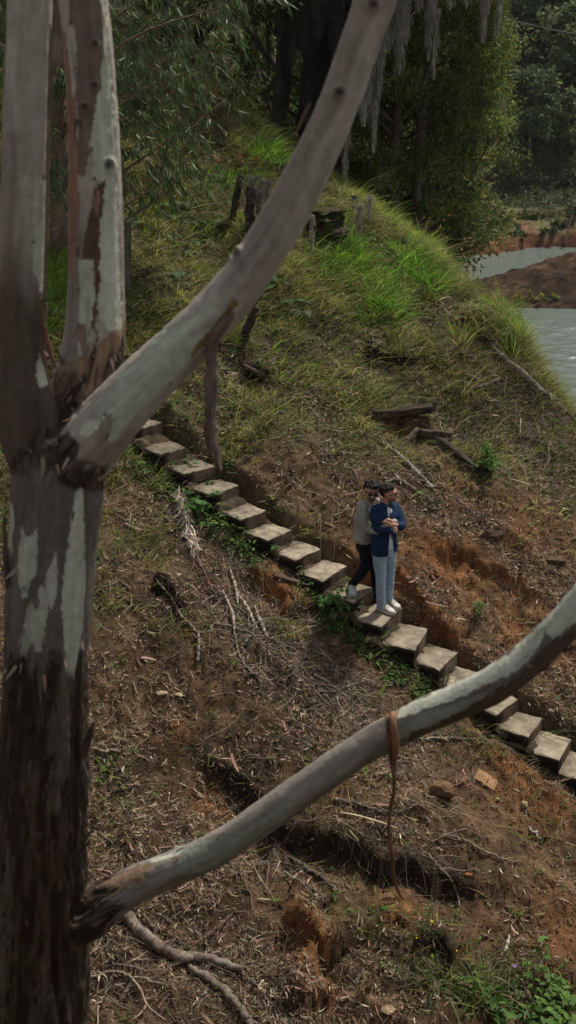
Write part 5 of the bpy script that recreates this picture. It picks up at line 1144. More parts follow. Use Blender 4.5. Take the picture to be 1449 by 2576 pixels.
fallen([(478, 2444), (520, 2470), (570, 2510), (620, 2575), (640, 2620)], [.02, .028, .030, .03, .028], (.16, .125, .10), 'fallen branch running down to the bottom edge below the thick one', lich=(.20, .17, .14))
fallen([(230, 2468), (290, 2460), (350, 2470), (422, 2488)], [.009, .010, .009, .006], (.27, .23, .17), 'thin pale stick lying level right of the trunk foot')
fallen([(218, 1898), (260, 1900), (302, 1906)], [.010, .013, .010], (.22, .18, .13), 'short pale stick touching the trunk at mid height')
fallen([(392, 1470), (430, 1515), (460, 1560), (500, 1602)], [.008, .010, .010, .008], (.22, .18, .135), 'long thin stick sloping down to the bent grey stick')
fallen([(500, 1602), (500, 1640), (498, 1680)], [.013, .013, .014], (.24, .21, .17), 'upright bent grey stick standing under the long thin one', twigs=[([(500, 1602), (525, 1597), (552, 1592)], .008)])
fallen([(540, 1578), (600, 1592), (660, 1612), (720, 1628), (790, 1632), (850, 1630)], [.016, .014, .012, .010, .008, .006], (.13, .105, .085), 'long dark branch lying level across the heap of dry sticks')
fallen([(590, 1600), (600, 1650), (625, 1690), (670, 1720), (720, 1715), (760, 1690)], [.010, .009, .009, .008, .008, .006], (.21, .175, .14), 'curved thin branch sagging below the long dark branch')
fallen([(790, 1705), (840, 1738), (880, 1765)], [.012, .015, .008], (.27, .235, .19), 'pale stick pointing down right in the middle of the twig heap')
fallen([(1040, 1868), (1090, 1866), (1140, 1866), (1196, 1870)], [.009, .010, .009, .005], (.26, .22, .17), 'pale forked stick lying just under the lower limb', twigs=[([(1095, 1866), (1130, 1850), (1165, 1840)], .005)])
fallen([(842, 2022), (890, 2030), (950, 2048), (1010, 2050), (1054, 2034)], [.016, .014, .012, .009, .005], (.13, .105, .085), 'dark wavy branch lying left of the hanging bark ribbon')
fallen([(1110, 2108), (1170, 2122), (1230, 2155), (1312, 2180)], [.005, .008, .008, .006], (.22, .185, .15), 'long thin stick on the brown earth right of the bark ribbon', twigs=[([(1170, 2122), (1140, 2120), (1112, 2098)], .005)])
fallen([(1064, 2145), (1100, 2185), (1134, 2225), (1156, 2290)], [.006, .007, .007, .005], (.20, .165, .13), 'thin stick hanging over the dark scarp edge')
fallen([(1328, 2088), (1345, 2108), (1360, 2120)], [.008, .010, .007], (.33, .30, .26), 'short white stick on the bare earth at the right')
fallen([(1281, 2362), (1276, 2385), (1268, 2408)], [.006, .013, .011], (.42, .38, .31), 'bright pale sliver of bark standing up near the bottom right')
fallen([(960, 1228), (990, 1216), (1020, 1225), (1060, 1250), (1100, 1275)], [.010, .014, .014, .011, .007], (.21, .18, .14), 'arched stick on the slope right behind the heads of the men')
fallen([(960, 1118), (1000, 1150), (1040, 1190), (1090, 1240)], [.008, .02, .026, .018], (.24, .215, .18), 'grey lichen-covered branch lying diagonally below the crooked stub', lich=(.32, .31, .27))
fallen([(1235, 880), (1270, 915), (1320, 960), (1385, 1010)], [.012, .035, .045, .02], (.20, .175, .15), 'long grey rotten log sloping down beside the lake edge', lich=(.28, .265, .23))
fallen([(1175, 1050), (1230, 1105), (1290, 1150)], [.012, .016, .010], (.07, .05, .038), 'dark thin root running down right of the timber rails')
fallen([(1100, 1700), (1165, 1725), (1200, 1740)], [.010, .012, .009], (.16, .13, .1), 'grey stick beside the steps under the lower limb')
fallen([(720, 2160), (790, 2205), (850, 2250)], [.012, .018, .010], (.10, .08, .062), 'dark fallen limb poking out below the lower limb')
fallen([(728, 1395 + 95), (760, 1540), (790, 1530)], [.006, .006, .004], (.2, .16, .12), 'tiny forked stick by the orange mound left of the steps')
a_, b_ = wpt(690, 1452, 0, .03), wpt(775, 1480, 0, .05); beam('board', a_, b_, .09, .03, (.085, .06, .042), 'old brown board lying along the left side of the steps', 'board', 6)
a_, b_ = wpt(1000, 1640, 0, .02), wpt(1058, 1706, 0, .02); beam('board', a_, b_, .10, .035, (.10, .085, .065), 'grey plank lying against the lower steps under the dark gap', 'board', 7)
p = wpt(645, 945); beam('board', at_y(612, 918, p[1]), at_y(665, 945, p[1] - .05), .12, .05, (.07, .045, .035), 'dark rotten board in the grass right of the hanging bark', 'board', 8)

# dried frond and its stalks at the top of the stick heap
p0 = wpt(452, 1262); fr_ = thing('dried_palm_frond', 'bleached dried palm frond with brown stalks lying down the slope left of the steps', 'frond', p0)
cpts = ground_curve([(455, 1262), (462, 1300), (476, 1350), (490, 1400), (520, 1470), (545, 1520)], .05, [.02, .02])
for off, r_, c_ in ((0, .022, (.14, .075, .06)), (-.07, .014, (.11, .05, .045))):
    pole('stalk', cpts[14:] + A([off, 0, 0]), np.linspace(r_, r_ * .7, 26), c_, None, None, 10, .1, 5, parent=fr_)
n = 700; tt = rng.random(n) ** 1.2 * .6; P0 = cpts[(tt * 39).astype(int)] + rng.normal(0, .02, (n, 3)) + UP * .02; D = nrm(rng.normal(size=(n, 3)) * A([.30, .22, .2]) + nrm(cpts[20] - cpts[0]) * rng.uniform(.3, 1.2, (n, 1)) * np.where(rng.random((n, 1)) < .25, -1, 1) + UP * .12); L = rng.uniform(.06, .22, n)
V, F4, per = blades(P0, D, nrm(np.cross(D, rdir(n))), L, rng.uniform(.010, .026, n), -UP * (L * .3)[:, None] + rng.normal(0, .03, (n, 3)), 3)
hang(Geo().add(V, F4, None, np.repeat(pick([(.58, .49, .40), (.66, .58, .48), (.36, .28, .22)], n), per, 0)).build('leaflets', M['litter']), fr_)
cp2 = ground_curve([(640, 1500), (665, 1560), (690, 1630)], .06, [.01, .01]); 
# pale splintered stalks in the heap
for i, uv in enumerate([[(598, 1508), (622, 1545), (648, 1600)], [(640, 1540), (656, 1580), (672, 1620)], [(575, 1440), (592, 1490), (600, 1540)], [(560, 1500), (585, 1560), (590, 1610)]]):
    fallen(uv, [.008, .016, .006], (.36, .30, .24), ['pale splintered stalk crossing the middle of the stick heap', 'short pale stalk at the lower end of the stick heap', 'upright curved stalk in the upper stick heap', 'thin stalk on the left side of the stick heap'][i], 'stalk', name='dry_stalk', lift=.05)

# rocks, tile fragment, pale stones
def rock(u, v, r, sc_, col, label, name='rock', seed=0, cat='rock', group=None, sink=.25, top=None):
    c = wpt(u, v); b_ = bpy.data.meshes.new('x'); th = np.linspace(0, np.pi, 22); ph = np.linspace(0, 2 * np.pi, 30, endpoint=False)
    D = np.stack([np.sin(th)[:, None] * np.cos(ph), np.sin(th)[:, None] * np.sin(ph), np.repeat(np.cos(th)[:, None], 30, 1)], -1); bpy.data.meshes.remove(b_)
    fac = 1e9 * np.ones(D.shape[:2]); rs = np.random.default_rng(seed + 50)
    for _ in range(13): nrm_ = nrm(rs.normal(size=3)); fac = np.minimum(fac, (rs.uniform(.72, 1)) / np.maximum((D @ nrm_), .05))
    V = D * np.minimum(fac, 1.25)[..., None] * (1 + .05 * fbm(D[..., 0] * 4, D[..., 1] * 4, D[..., 2] * 4, 3, 450 + seed))[..., None] * r * A(sc_)
    i = np.arange(21)[:, None] * 30; j = np.arange(30)[None]; k = (j + 1) % 30; C = A(col) * (1 + .3 * fbm(D[..., 0] * 5, D[..., 1] * 5, D[..., 2] * 5, 3, 460 + seed))[..., None]
    V = V.reshape(-1, 3) + A([0, 0, r * sc_[2] * (1 - 2 * sink)])
    o = Geo().add(V, np.stack([i + j, i + 30 + j, i + 30 + k, i + k], -1).reshape(-1, 4), None, np.clip(C.reshape(-1, 3), .01, .7)).build(name, M['stone'], smooth=False)
    o.location = [float(a) for a in c]; return tag(o, label, cat, group)
rock(1113, 2002, .115, (1.15, .9, .7), (.16, .095, .055), 'brown rock perched on the bare slope right of the bark ribbon', seed=1, sink=.15)
rock(1319, 2031, .05, (.9, .7, .8), (.42, .34, .21), 'small cream stone near the bottom steps', seed=2)
rock(407, 1750, .045, (1.5, .7, .5), (.46, .36, .24), 'left cream stone of the pair in the brown slope beside the trunk', seed=3)
rock(452, 1752, .045, (1.1, .8, .5), (.46, .35, .22), 'right cream stone of the pair in the brown slope beside the trunk', seed=4)
rock(940, 1796, .045, (1.1, .8, .7), (.28, .19, .11), 'tan stone just above the lower limb', seed=5)
rock(1178, 2205, .03, (1.5, .8, .7), (.34, .13, .05), 'small orange stone on the dark scarp', seed=6)
rock(1386, 1793, .035, (1.1, .8, .7), (.36, .29, .22), 'small pale stone beside the lower steps at the right edge', seed=7)
rock(972, 2550, .06, (1.2, .8, .5), (.33, .24, .16), 'flat tan stone near the bottom edge', seed=8)
rock(1232, 2198, .02, (1, .8, .8), (.5, .46, .36), 'tiny white stone right of the orange stone', seed=9)
rock(1349, 2095, .02, (1, .8, .8), (.6, .57, .5), 'tiny white pebble above the short white stick', seed=10)
rock(1238, 1352, .10, (1.6, .8, .5), (.09, .055, .035), 'dark flat slab of earth on the slope right of the men', seed=11)
rock(1388, 1415, .09, (1.5, .8, .5), (.11, .07, .045), 'brown slab of earth near the right edge above the steps', seed=12)
# fluted clay tile fragment
p = wpt(1222, 1968); n_ = ground_n(A([p[0]]), A([p[1]]))[0]; t_ = nrm(A([.75, -.45, 0])); t_ = nrm(t_ - n_ * (t_ @ n_)); s_ = np.cross(n_, t_)
xx, yy = np.meshgrid(np.linspace(0, .26, 66), np.linspace(-.075, .075, 14)); hz_ = .012 * sst(-.3, .3, np.sin(xx * 2 * np.pi / .032)); wv = .012 * fbm(xx * 20, yy * 20, 0, 2, 470)
V = p + UP * .02 + (xx - .13)[..., None] * t_ + (yy * (1 - .9 * np.maximum(0, .1 - xx)) + wv * (np.abs(yy) > .06))[..., None] * s_ + hz_[..., None] * n_; V2 = V - n_ * .018
i = np.arange(13)[:, None] * 66 + np.arange(65)[None]; q = np.stack([i, i + 1, i + 67, i + 66], -1).reshape(-1, 4); rim = list(range(66)) + [k * 66 + 65 for k in range(1, 14)] + [13 * 66 + k for k in range(64, -1, -1)] + [k * 66 for k in range(12, 0, -1)]; rim = A(rim); nV = V.size // 3
tl = Geo().add(np.vstack([V.reshape(-1, 3), V2.reshape(-1, 3)]), np.vstack([q, q[:, ::-1] + nV, np.stack([rim, rim + nV, np.roll(rim, -1) + nV, np.roll(rim, -1)], -1)]), None, (.40, .24, .13)).build('clay_tile_fragment', M['stone'])
reorigin(tl, p); tag(tl, 'broken fluted clay tile fragment half buried in the slope below the steps', 'tile')

# ---------------------------------------------------------------- plants that stand out
def fern(u, v, sz, label, cols=((.075, .14, .045), (.10, .17, .065), (.13, .19, .10)), nf=9, group='ferns on the green slope'):
    c = wpt(u, v); g = Geo()
    for f_ in range(nf):
        an = rng.uniform(0, 2 * np.pi); L = sz * rng.uniform(.7, 1.15); d = A([math.cos(an), math.sin(an), 0]); K = 34; s = np.linspace(0, 1, K)
        ax_ = c + d * (L * s * .95)[:, None] + UP * (L * (.75 * s - .85 * s ** 2) * rng.uniform(.7, 1.2))[:, None]; T = nrm(np.gradient(ax_, axis=0)); S = nrm(np.cross(T, UP)); w_ = .24 * L * np.sin(np.pi * np.clip(s * .92 + .08, 0, 1)) ** .8
        cc = pick(cols, 1)[0]
        for sg in (-1, 1):
            D = nrm(S * sg + T * .45); V, F4, per = blades(ax_, D, T, w_ + .004, np.full(K, L / K * .62), -UP * (w_ * .25)[:, None], 3, A([.8, 1, .7, .1])); g.add(V, F4, None, np.repeat(cc * np.exp(rng.normal(0, .12, (K, 1))), per, 0))
    o = g.build('fern', M['leaf']); reorigin(o, c); return tag(o, label, 'fern', group)
FERNS = [(430, 545, .5), (470, 520, .5), (515, 470, .45), (545, 445, .45), (520, 490, .5), (480, 560, .42), (410, 600, .42), (455, 640, .38), (500, 610, .42), (560, 560, .42), (570, 510, .42), (430, 690, .36), (395, 520, .4), (620, 650, .34), (670, 700, .40), (735, 760, .42), (760, 790, .38), (700, 720, .36), (540, 700, .32), (360, 560, .35), (480, 690, .3), (590, 470, .35)]
for (a, b_, s) in FERNS: fern(a, b_, s * .85, 'feathery green fern frond clump on the shaded green slope')
fern(580, 1125, .3, 'lone pale fern on the litter beside the hanging bark strip', ((.14, .2, .05),), 5, None)
def tuft(u, v, h, n, wd, cols, label, group, dr=.5, spread=.08):
    c = wpt(u, v); rad_ = rng.normal(0, spread, (n, 2)); P = np.column_stack([c[0] + rad_[:, 0], c[1] + rad_[:, 1], np.zeros(n)]); P[:, 2] = ground_z(P[:, 0], P[:, 1]) - .01
    D = nrm(np.column_stack([rad_ / spread * .38 + rng.normal(0, .18, (n, 2)), np.ones(n)])); L = h * np.exp(rng.normal(0, .25, n)); hz = nrm(D * A([1, 1, 0]) + 1e-4)
    V, F4, per = blades(P, D, nrm(np.cross(D, rdir(n))), L, np.full(n, wd) * np.exp(rng.normal(0, .2, n)), hz * (L * dr * rng.uniform(.3, 1.1, n))[:, None] - UP * (L * dr * rng.uniform(.2, .9, n))[:, None], 5)
    o = Geo().add(V, F4, None, np.repeat(pick(cols, n, None, .2), per, 0)).build('grass_tuft', M['grass']); reorigin(o, c); return tag(o, label, 'grass tuft', group)
for (a, b_, h) in [(665, 392, .36), (640, 385, .32), (690, 395, .3), (845, 645, .38), (880, 620, .36), (870, 680, .36), (915, 700, .36), (950, 760, .38), (985, 780, .36), (930, 790, .3), (1010, 640, .34), (1060, 700, .36), (1080, 720, .34), (1040, 660, .3), (810, 690, .3), (900, 650, .36), (960, 720, .3), (130, 690, .5), (150, 760, .45), (120, 820, .4)]:
    tuft(a, b_, h, 170, .011, LUSH, 'lush bright green clump of long grass on the upper slope', 'lush green grass clumps', .6, .13)
for (a, b_, h) in [(1180, 700, .5), (1210, 735, .5), (1150, 680, .45), (1265, 790, .45), (1320, 850, .5), (1305, 835, .45), (1235, 760, .4), (1120, 650, .4), (1060, 610, .4), (1160, 860, .45), (1290, 870, .4)]:
    tuft(a, b_, h, 110, .009, LUSH[:2] + SUN + [(.2, .13, .06)], 'tall thin grass clump with brown tips along the ridge by the lake', 'tall grass clumps on the ridge', .35, .10)
tuft(1340, 1860, .32, 60, .014, [(.08, .13, .04), (.11, .16, .05)], 'long-bladed grass tuft growing at the foot of the lowest steps', None, .7, .04)
tuft(1088, 1705, .30, 45, .013, [(.06, .11, .03), (.09, .13, .04)], 'dark strappy grass tuft growing beside the step above the lower limb', None, .7, .04)
tuft(945, 1612, .30, 60, .012, [(.10, .17, .03), (.07, .12, .03)], 'fresh grass tuft under the left side of the step the men stand on', None, .7, .05)
tuft(1100, 2470, .26, 130, .012, [(.17, .21, .10), (.12, .17, .06)], 'pale green grass clump near the bottom, the left of two', None, .7, .09)
tuft(1210, 2510, .26, 140, .012, [(.13, .19, .06), (.10, .16, .05)], 'green grass clump near the bottom, the right of two', None, .7, .10)
tuft(1290, 2450, .22, 60, .008, [(.11, .17, .07), (.09, .13, .05)], 'thin upright grass by the bottom right leafy plants', None, .4, .10)
tuft(700, 1560, .14, 70, .008, [(.12, .17, .06)], 'small grass tuft right of the stick heap', None, .7, .06)
tuft(1160, 870, .3, 130, .006, [(.17, .11, .07), (.22, .15, .09), (.13, .09, .05)], 'reddish brown dry grass tuft in the middle of the upper slope', None, .7, .08)
tuft(1290, 900, .26, 120, .006, [(.2, .14, .09), (.15, .15, .06)], 'dry brown-green grass tuft overhanging a dark bank near the lake', None, .8, .08)
def leafy(u, v, h, n, size, cols, label, spread=.12, name='leafy_plant', cat='plant', group=None, asp=.6, nst=7, stalks=True):
    c = wpt(u, v); root = thing(name, label, cat, c, group); st = []
    for i in range(nst):
        e = c + A([*rng.normal(0, spread, 2), 0]); e[2] = max(ground_z(e[0], e[1]), c[2]) + h * rng.uniform(.5, 1.1); b0 = c + A([*rng.normal(0, spread * .3, 2), 0]); st.append(spline([b0, (b0 + e) / 2 + UP * h * .1, e], 14))
    Q = A(st); V, F4 = tubes(Q, np.full(Q.shape[:2], .004) * np.linspace(1, .5, 14)[None], 5); hang(Geo().add(V, F4, None, A([.10, .11, .045])).build('stems', M['leaf']), root)
    si = rng.integers(0, nst, n); ti = rng.integers(3, 14, n); P = Q[si, ti]; D = nrm(rng.normal(size=(n, 3)) * A([1, 1, .3]) + UP * .15); L = size * np.exp(rng.normal(0, .28, n)); P = P + D * .01
    V, F4, per = blades(P, D, nrm(np.cross(D, UP + .35 * rng.normal(size=(n, 3)))), L, L * asp, -UP * (L * .3)[:, None], 4, A([.12, .85, 1, .65, .04]))
    hang(Geo().add(V, F4, None, np.repeat(pick(cols, n, None, .22), per, 0)).build('leaves', M['leaf']), root); return root
GRN = [(.05, .13, .02), (.07, .16, .03), (.04, .10, .02)]
leafy(500, 1292, .30, 80, .085, [(.06, .15, .03), (.05, .12, .025)], 'broad-leaved green plant growing beside the fourth visible step', .12, asp=.8)
leafy(545, 1235, .2, 60, .06, GRN, 'dark leafy plant in the shade between the upper steps', .12)
leafy(455, 1200, .22, 120, .05, GRN, 'leafy green plant crowding the left side of the upper steps', .16)
leafy(590, 1325, .22, 160, .045, [(.07, .17, .02), (.09, .2, .03)], 'bright small-leaved plant below the broad-leaved one', .22, nst=12)
leafy(540, 1320, .14, 170, .035, [(.08, .18, .02), (.10, .2, .03)], 'low bright green creeper spreading left of the middle steps', .22, nst=14)
leafy(680, 1388, .2, 90, .05, GRN, 'trailing green plant in the gap left of the middle steps', .16)
leafy(820, 1520, .22, 130, .055, GRN, 'green vine mat left of the step with the grey-shirted man', .22, nst=12)
leafy(875, 1555, .24, 80, .075, [(.07, .14, .035), (.10, .16, .05)], 'round-leaved vine beside the step of the blue-shirted man', .14, asp=.9)
leafy(1232, 1190, .36, 220, .06, GRN, 'bushy green shrub at the lower end of the diagonal rail', .16, name='shrub', cat='shrub', nst=14)
leafy(1205, 1540, .18, 40, .05, [(.06, .14, .03)], 'small green seedling on the brown slope right of the men')
leafy(1330, 2560, .20, 150, .085, [(.09, .17, .035), (.07, .14, .03)], 'big-leaved bright green plant in the bottom right corner', .30, nst=14, asp=.5)
leafy(1420, 2545, .18, 110, .075, [(.09, .18, .035), (.11, .20, .05)], 'leafy bright green plant cut by the right edge at the bottom', .22, nst=10)
leafy(1245, 2570, .2, 60, .08, [(.07, .15, .03)], 'darker leafy plant near the bottom edge, left of the big-leaved one', .18)
leafy(1075, 2350, .3, 120, .03, [(.05, .09, .025), (.07, .11, .03)], 'small bushy weed with tiny yellow flowers near the bottom', .2, nst=12)
leafy(260, 1350 + 60, .12, 40, .04, [(.09, .14, .03)], 'small weed on the slope right of the trunk')
leafy(850, 450, .5, 260, .05, [(.20, .18, .04), (.25, .17, .05), (.14, .14, .03)], 'yellow-brown leafy shrub on the ridge behind the thick limb', .3, name='shrub', cat='shrub', nst=16)
leafy(610, 425, .3, 160, .05, [(.16, .10, .03), (.10, .12, .03), (.25, .08, .02)], 'rusty-leaved low shrub above the dark fence posts', .35, name='shrub', cat='shrub', nst=16)
def flower(u, v, col, label, r=.012, h=.22):
    c = wpt(u, v); top = c + UP * h + A([.02, -.02, 0]); root = thing('flower', label, 'flower', c); V, F4, F3 = tube(A([c, (c + top) / 2 + A([.01, 0, 0]), top]), .002, 5); hang(Geo().add(V, F4, F3, A([.08, .12, .04])).build('stem', M['leaf']), root)
    n = 12; an = np.linspace(0, 2 * np.pi, n, endpoint=False); D = nrm(np.stack([np.cos(an), np.sin(an) * .8 - .3, np.full(n, .5)], -1)); V, F4, per = blades(np.repeat(top[None], n, 0), D, nrm(np.cross(D, UP)), np.full(n, r * 1.4), np.full(n, r * .8), np.zeros((n, 3)), 2, A([.5, 1, .6]))
    hang(Geo().add(V, F4, None, A(col)).build('petals', M['leaf']), root)
flower(1078, 2370, (.75, .55, .02), 'upper yellow flower on the small bushy weed'); flower(1040, 2405, (.75, .55, .02), 'left yellow flower on the small bushy weed', .008); flower(1140, 2435, (.75, .50, .02), 'right yellow flower beside the small bushy weed', .008)
flower(1284, 2480, (.40, .22, .55), 'mauve flower head standing near the bottom right', .018, .25)
# ---------------------------------------------------------------- trees
def leafcloud(centres, radii, n, size, asp, cols, droop=.0, shell=.55, p=None, amt=.3, segs=2, prof=(.2, 1, .1)):
    """n leaves per clump scattered through uneven ellipsoids"""
    C = np.repeat(A(centres), n, 0); R = np.repeat(A(radii), n, 0); m = len(C); d = rdir(m); rr = rng.random(m) ** shell
    d = d * (1 + .35 * fbm(d[:, 0] * 2 + C[:, 0], d[:, 1] * 2 + C[:, 1], d[:, 2] * 2, 2, 500))[:, None]
    P = C + d * (rr * R)[:, None] * A([1, 1, .75]); D = nrm(rng.normal(size=(m, 3)) + .5 * d - A([0, 0, droop])); L = size * np.exp(rng.normal(0, .25, m))
    V, F4, per = blades(P, D, nrm(np.cross(D, rdir(m))), L, L * asp, -UP * (L * .15)[:, None] + 0 * D, segs, A(prof))
    c = pick(cols, m, p, amt) * np.repeat(np.exp(rng.normal(0, .18, (len(centres), 1))), n, 0)
    return V, F4, np.repeat(np.clip(c, .003, .6), per, 0)
def limbs(root, trunk_pts, trunk_r, tips, tip_r, col, name='trunk', amt=.15, lich=None, mat='wood', rk=.02):
    """trunk and its boughs as one mesh; each tip leaves the trunk below its own height"""
    T = spline(np.column_stack([A(trunk_pts), A(trunk_r)]), 60); g = Geo()
    V, F4, F3 = tube(T[:, :3], T[:, 3], 12, rough=lambda p, a, t: amt * fbm(p[..., 0] * 5, p[..., 1] * 5, p[..., 2] * 3, 3, 510)); g.add(V, F4, F3)
    for e in tips:
        e = A(e, float); hd = np.linalg.norm(T[:, :2] - e[:2], axis=1); want = e[2] - .6 * hd; i = int(np.abs(T[:, 2] - want).argmin()); i = min(max(i, 8), 57); s_ = T[i, :3]
        mid = (s_ + e) / 2 + UP * rng.uniform(-.05, .12) * np.linalg.norm(e - s_) + rng.normal(0, .06, 3) * np.linalg.norm(e - s_)
        r0 = min(T[i, 3] * .5, .012 + rk * np.linalg.norm(e - s_)); Q = spline(A([s_, mid, e]), 12); V, F4, F3 = tube(Q, np.linspace(r0, tip_r, 12), 6); g.add(V, F4, F3)
    Vv = np.concatenate(g.V); C = A(col) * (1 + .4 * fbm(Vv[:, 0] * 8, Vv[:, 1] * 8, Vv[:, 2] * 5, 3, 511)[:, None])
    if lich is not None: q = sst(.1, .5, fbm(Vv[:, 0] * 3, Vv[:, 1] * 3, Vv[:, 2] * 2, 3, 512))[:, None]; C = C * (1 - q) + A(lich) * q
    o = mesh_obj(name, Vv, [np.concatenate(g.F4)] + ([np.concatenate(g.F3)] if g.F3 else []), M[mat], np.clip(C, .004, .5)); return hang(o, root)
# --- the three small-leaved trees between the ridge and the lake
EDGE = ([-300, 0, 100, 200, 300, 360, 400, 440, 480, 520, 570, 600, 650], [1270, 1285, 1300, 1280, 1285, 1270, 1300, 1235, 1235, 1255, 1290, 1250, 1200])
cent, rad, who = [], [], []
while len(cent) < 350:
    u_, v_ = rng.uniform(870, 1310), rng.uniform(-260, 630)
    if u_ > np.interp(v_, *EDGE) - 10 - 55 * max(0, fbm(v_ / 38, 1.7, 0, 2, 521)): continue
    lowb = np.interp(u_, [870, 980, 1100, 1180, 1320], [440, 530, 575, 640, 600])
    if v_ > lowb: continue
    if v_ > 480 and u_ < 1180 and rng.random() < .5: continue
    if fbm(u_ / 75, v_ / 50, 0, 2, 520) < -.22: continue
    Y_ = rng.uniform(24.6, 30.5); cent.append(at_y(u_, v_, Y_)); rad.append(rng.uniform(.28, .55)); who.append(0 if u_ < 1020 else 1 if u_ < 1150 else 2)
cent, rad, who = A(cent), A(rad), A(who)
LG = [(.115, .155, .042), (.16, .20, .056), (.080, .115, .038), (.18, .18, .045), (.22, .16, .045)]
def gz_at(X, Y): return float(ground_z(A([X]), A([Y]))[0])
TR = [([(1000, 620), (992, 520), (985, 430), (1000, 300), (1004, 200), (1020, 60), (1030, -200)], 25.6, [.12, .11, .10, .09, .075, .05, .03], 'small-leaved tree with a grey forked trunk, left one of the three between ridge and lake'),
      ([(1040, 620), (1046, 520), (1050, 430), (1058, 330), (1066, 240), (1080, 100), (1090, -200)], 25.9, [.11, .10, .10, .085, .07, .05, .03], 'small-leaved tree with a straight pale trunk, middle one between ridge and lake'),
      ([(1130, 640), (1152, 600), (1172, 530), (1185, 450), (1200, 330), (1215, 200), (1225, 0), (1230, -200)], 27.5, [.09, .08, .07, .065, .05, .04, .03, .02], 'small-leaved tree on a thin leaning trunk, overhanging the lake')]
for i, (tp_, Y_, rr_, lab) in enumerate(TR):
    pts = [at_y(a, b, Y_) for a, b in tp_]; bx, by = pts[0][0] - .1, Y_; b0 = A([bx, by, gz_at(bx, by)]); pts = [b0 - UP * .3, b0] + [p for p in pts if p[2] > b0[2] + .3]; rr_ = [rr_[0] * 1.2, rr_[0] * 1.1] + rr_[-(len(pts) - 2):]
    root = thing('lakeside_tree', lab, 'tree', b0, 'small-leaved trees between ridge and lake'); m = who == i
    limbs(root, pts, rr_, cent[m][::2], .006, (.10, .078, .058), lich=(.17, .15, .12))
    V, F4, C = leafcloud(cent[m], rad[m], 430, .072, .40, LG, .1, p=[.32, .27, .27, .10, .04]); hang(Geo().add(V, F4, None, C).build('crown', M['leaf']), root)
# --- wood behind the ridge: copies of three trees
def generic_tree(h, r, nc, nl, size, cols, lab, grp, tcol=(.07, .055, .042), cz=.12, name='woodland_tree', asp=.42, p=None):
    root = thing(name, lab, 'tree', (0, 0, 0), grp); cs = []
    for _ in range(nc):
        z = h * rng.uniform(cz, 1.0); q = r * (1 - .5 * (z / h) ** 2) * np.sqrt(rng.random()); a = rng.uniform(0, 2 * np.pi); cs.append([q * math.cos(a), q * math.sin(a), z])
    cs = A(cs); b1, b2 = rng.normal(0, .25, 2), rng.normal(0, .4, 2); k_ = h / 10.
    limbs(root, [(0, 0, -.4), (0, 0, .1), (b1[0] * k_, b1[1] * k_, h * .35), (b2[0] * k_, b2[1] * k_, h * .7), (b2[0] * k_, b2[1] * k_, h * .97)], A([.19, .17, .14, .09, .03]) * k_, cs, .012 * k_, tcol)
    V, F4, C = leafcloud(cs, rng.uniform(.13, .2, nc) * r * 1.7, nl, size, asp, cols, .1, p=p); Geo().add(V, F4, None, C).build('crown', M['leaf'], root); return root
def copy_tree(o, loc, rz=0, sc=1.0, label=None):
    r = o.copy(); SC.collection.objects.link(r); r.location = [float(a) for a in loc]; r.rotation_euler = (0, 0, rz); r.scale = (sc, sc, sc)
    if label: r['label'] = label
    for ch in o.children: c = ch.copy(); SC.collection.objects.link(c); c.parent = r
    return r
DG = [(.09, .12, .040), (.13, .16, .050), (.068, .094, .033), (.14, .13, .045)]
protos = [generic_tree(11, 2.3, 60, 260, .12, DG, 'shaded dark green tree in the wood behind the grassy ridge', 'shaded trees in the wood behind the ridge') for _ in range(3)]
SP = [(-9, 27.5), (-6.8, 28.5), (-4.8, 27.0), (-3.0, 28.0), (-1.6, 30.5), (.2, 29.0), (-5.5, 32), (-2.2, 34), (1.8, 32.5), (3.6, 31.0), (.8, 36), (-8, 34), (4.8, 36.5), (-12, 30), (2.6, 28.2), (-.6, 26.6)]
for i, (x_, y_) in enumerate(SP):
    if i < 3: protos[i].location = (x_, y_, gz_at(x_, y_)); protos[i].rotation_euler = (0, 0, i)
    else: copy_tree(protos[i % 3], (x_, y_, gz_at(x_, y_)), rng.uniform(0, 6.28), rng.uniform(.85, 1.15))
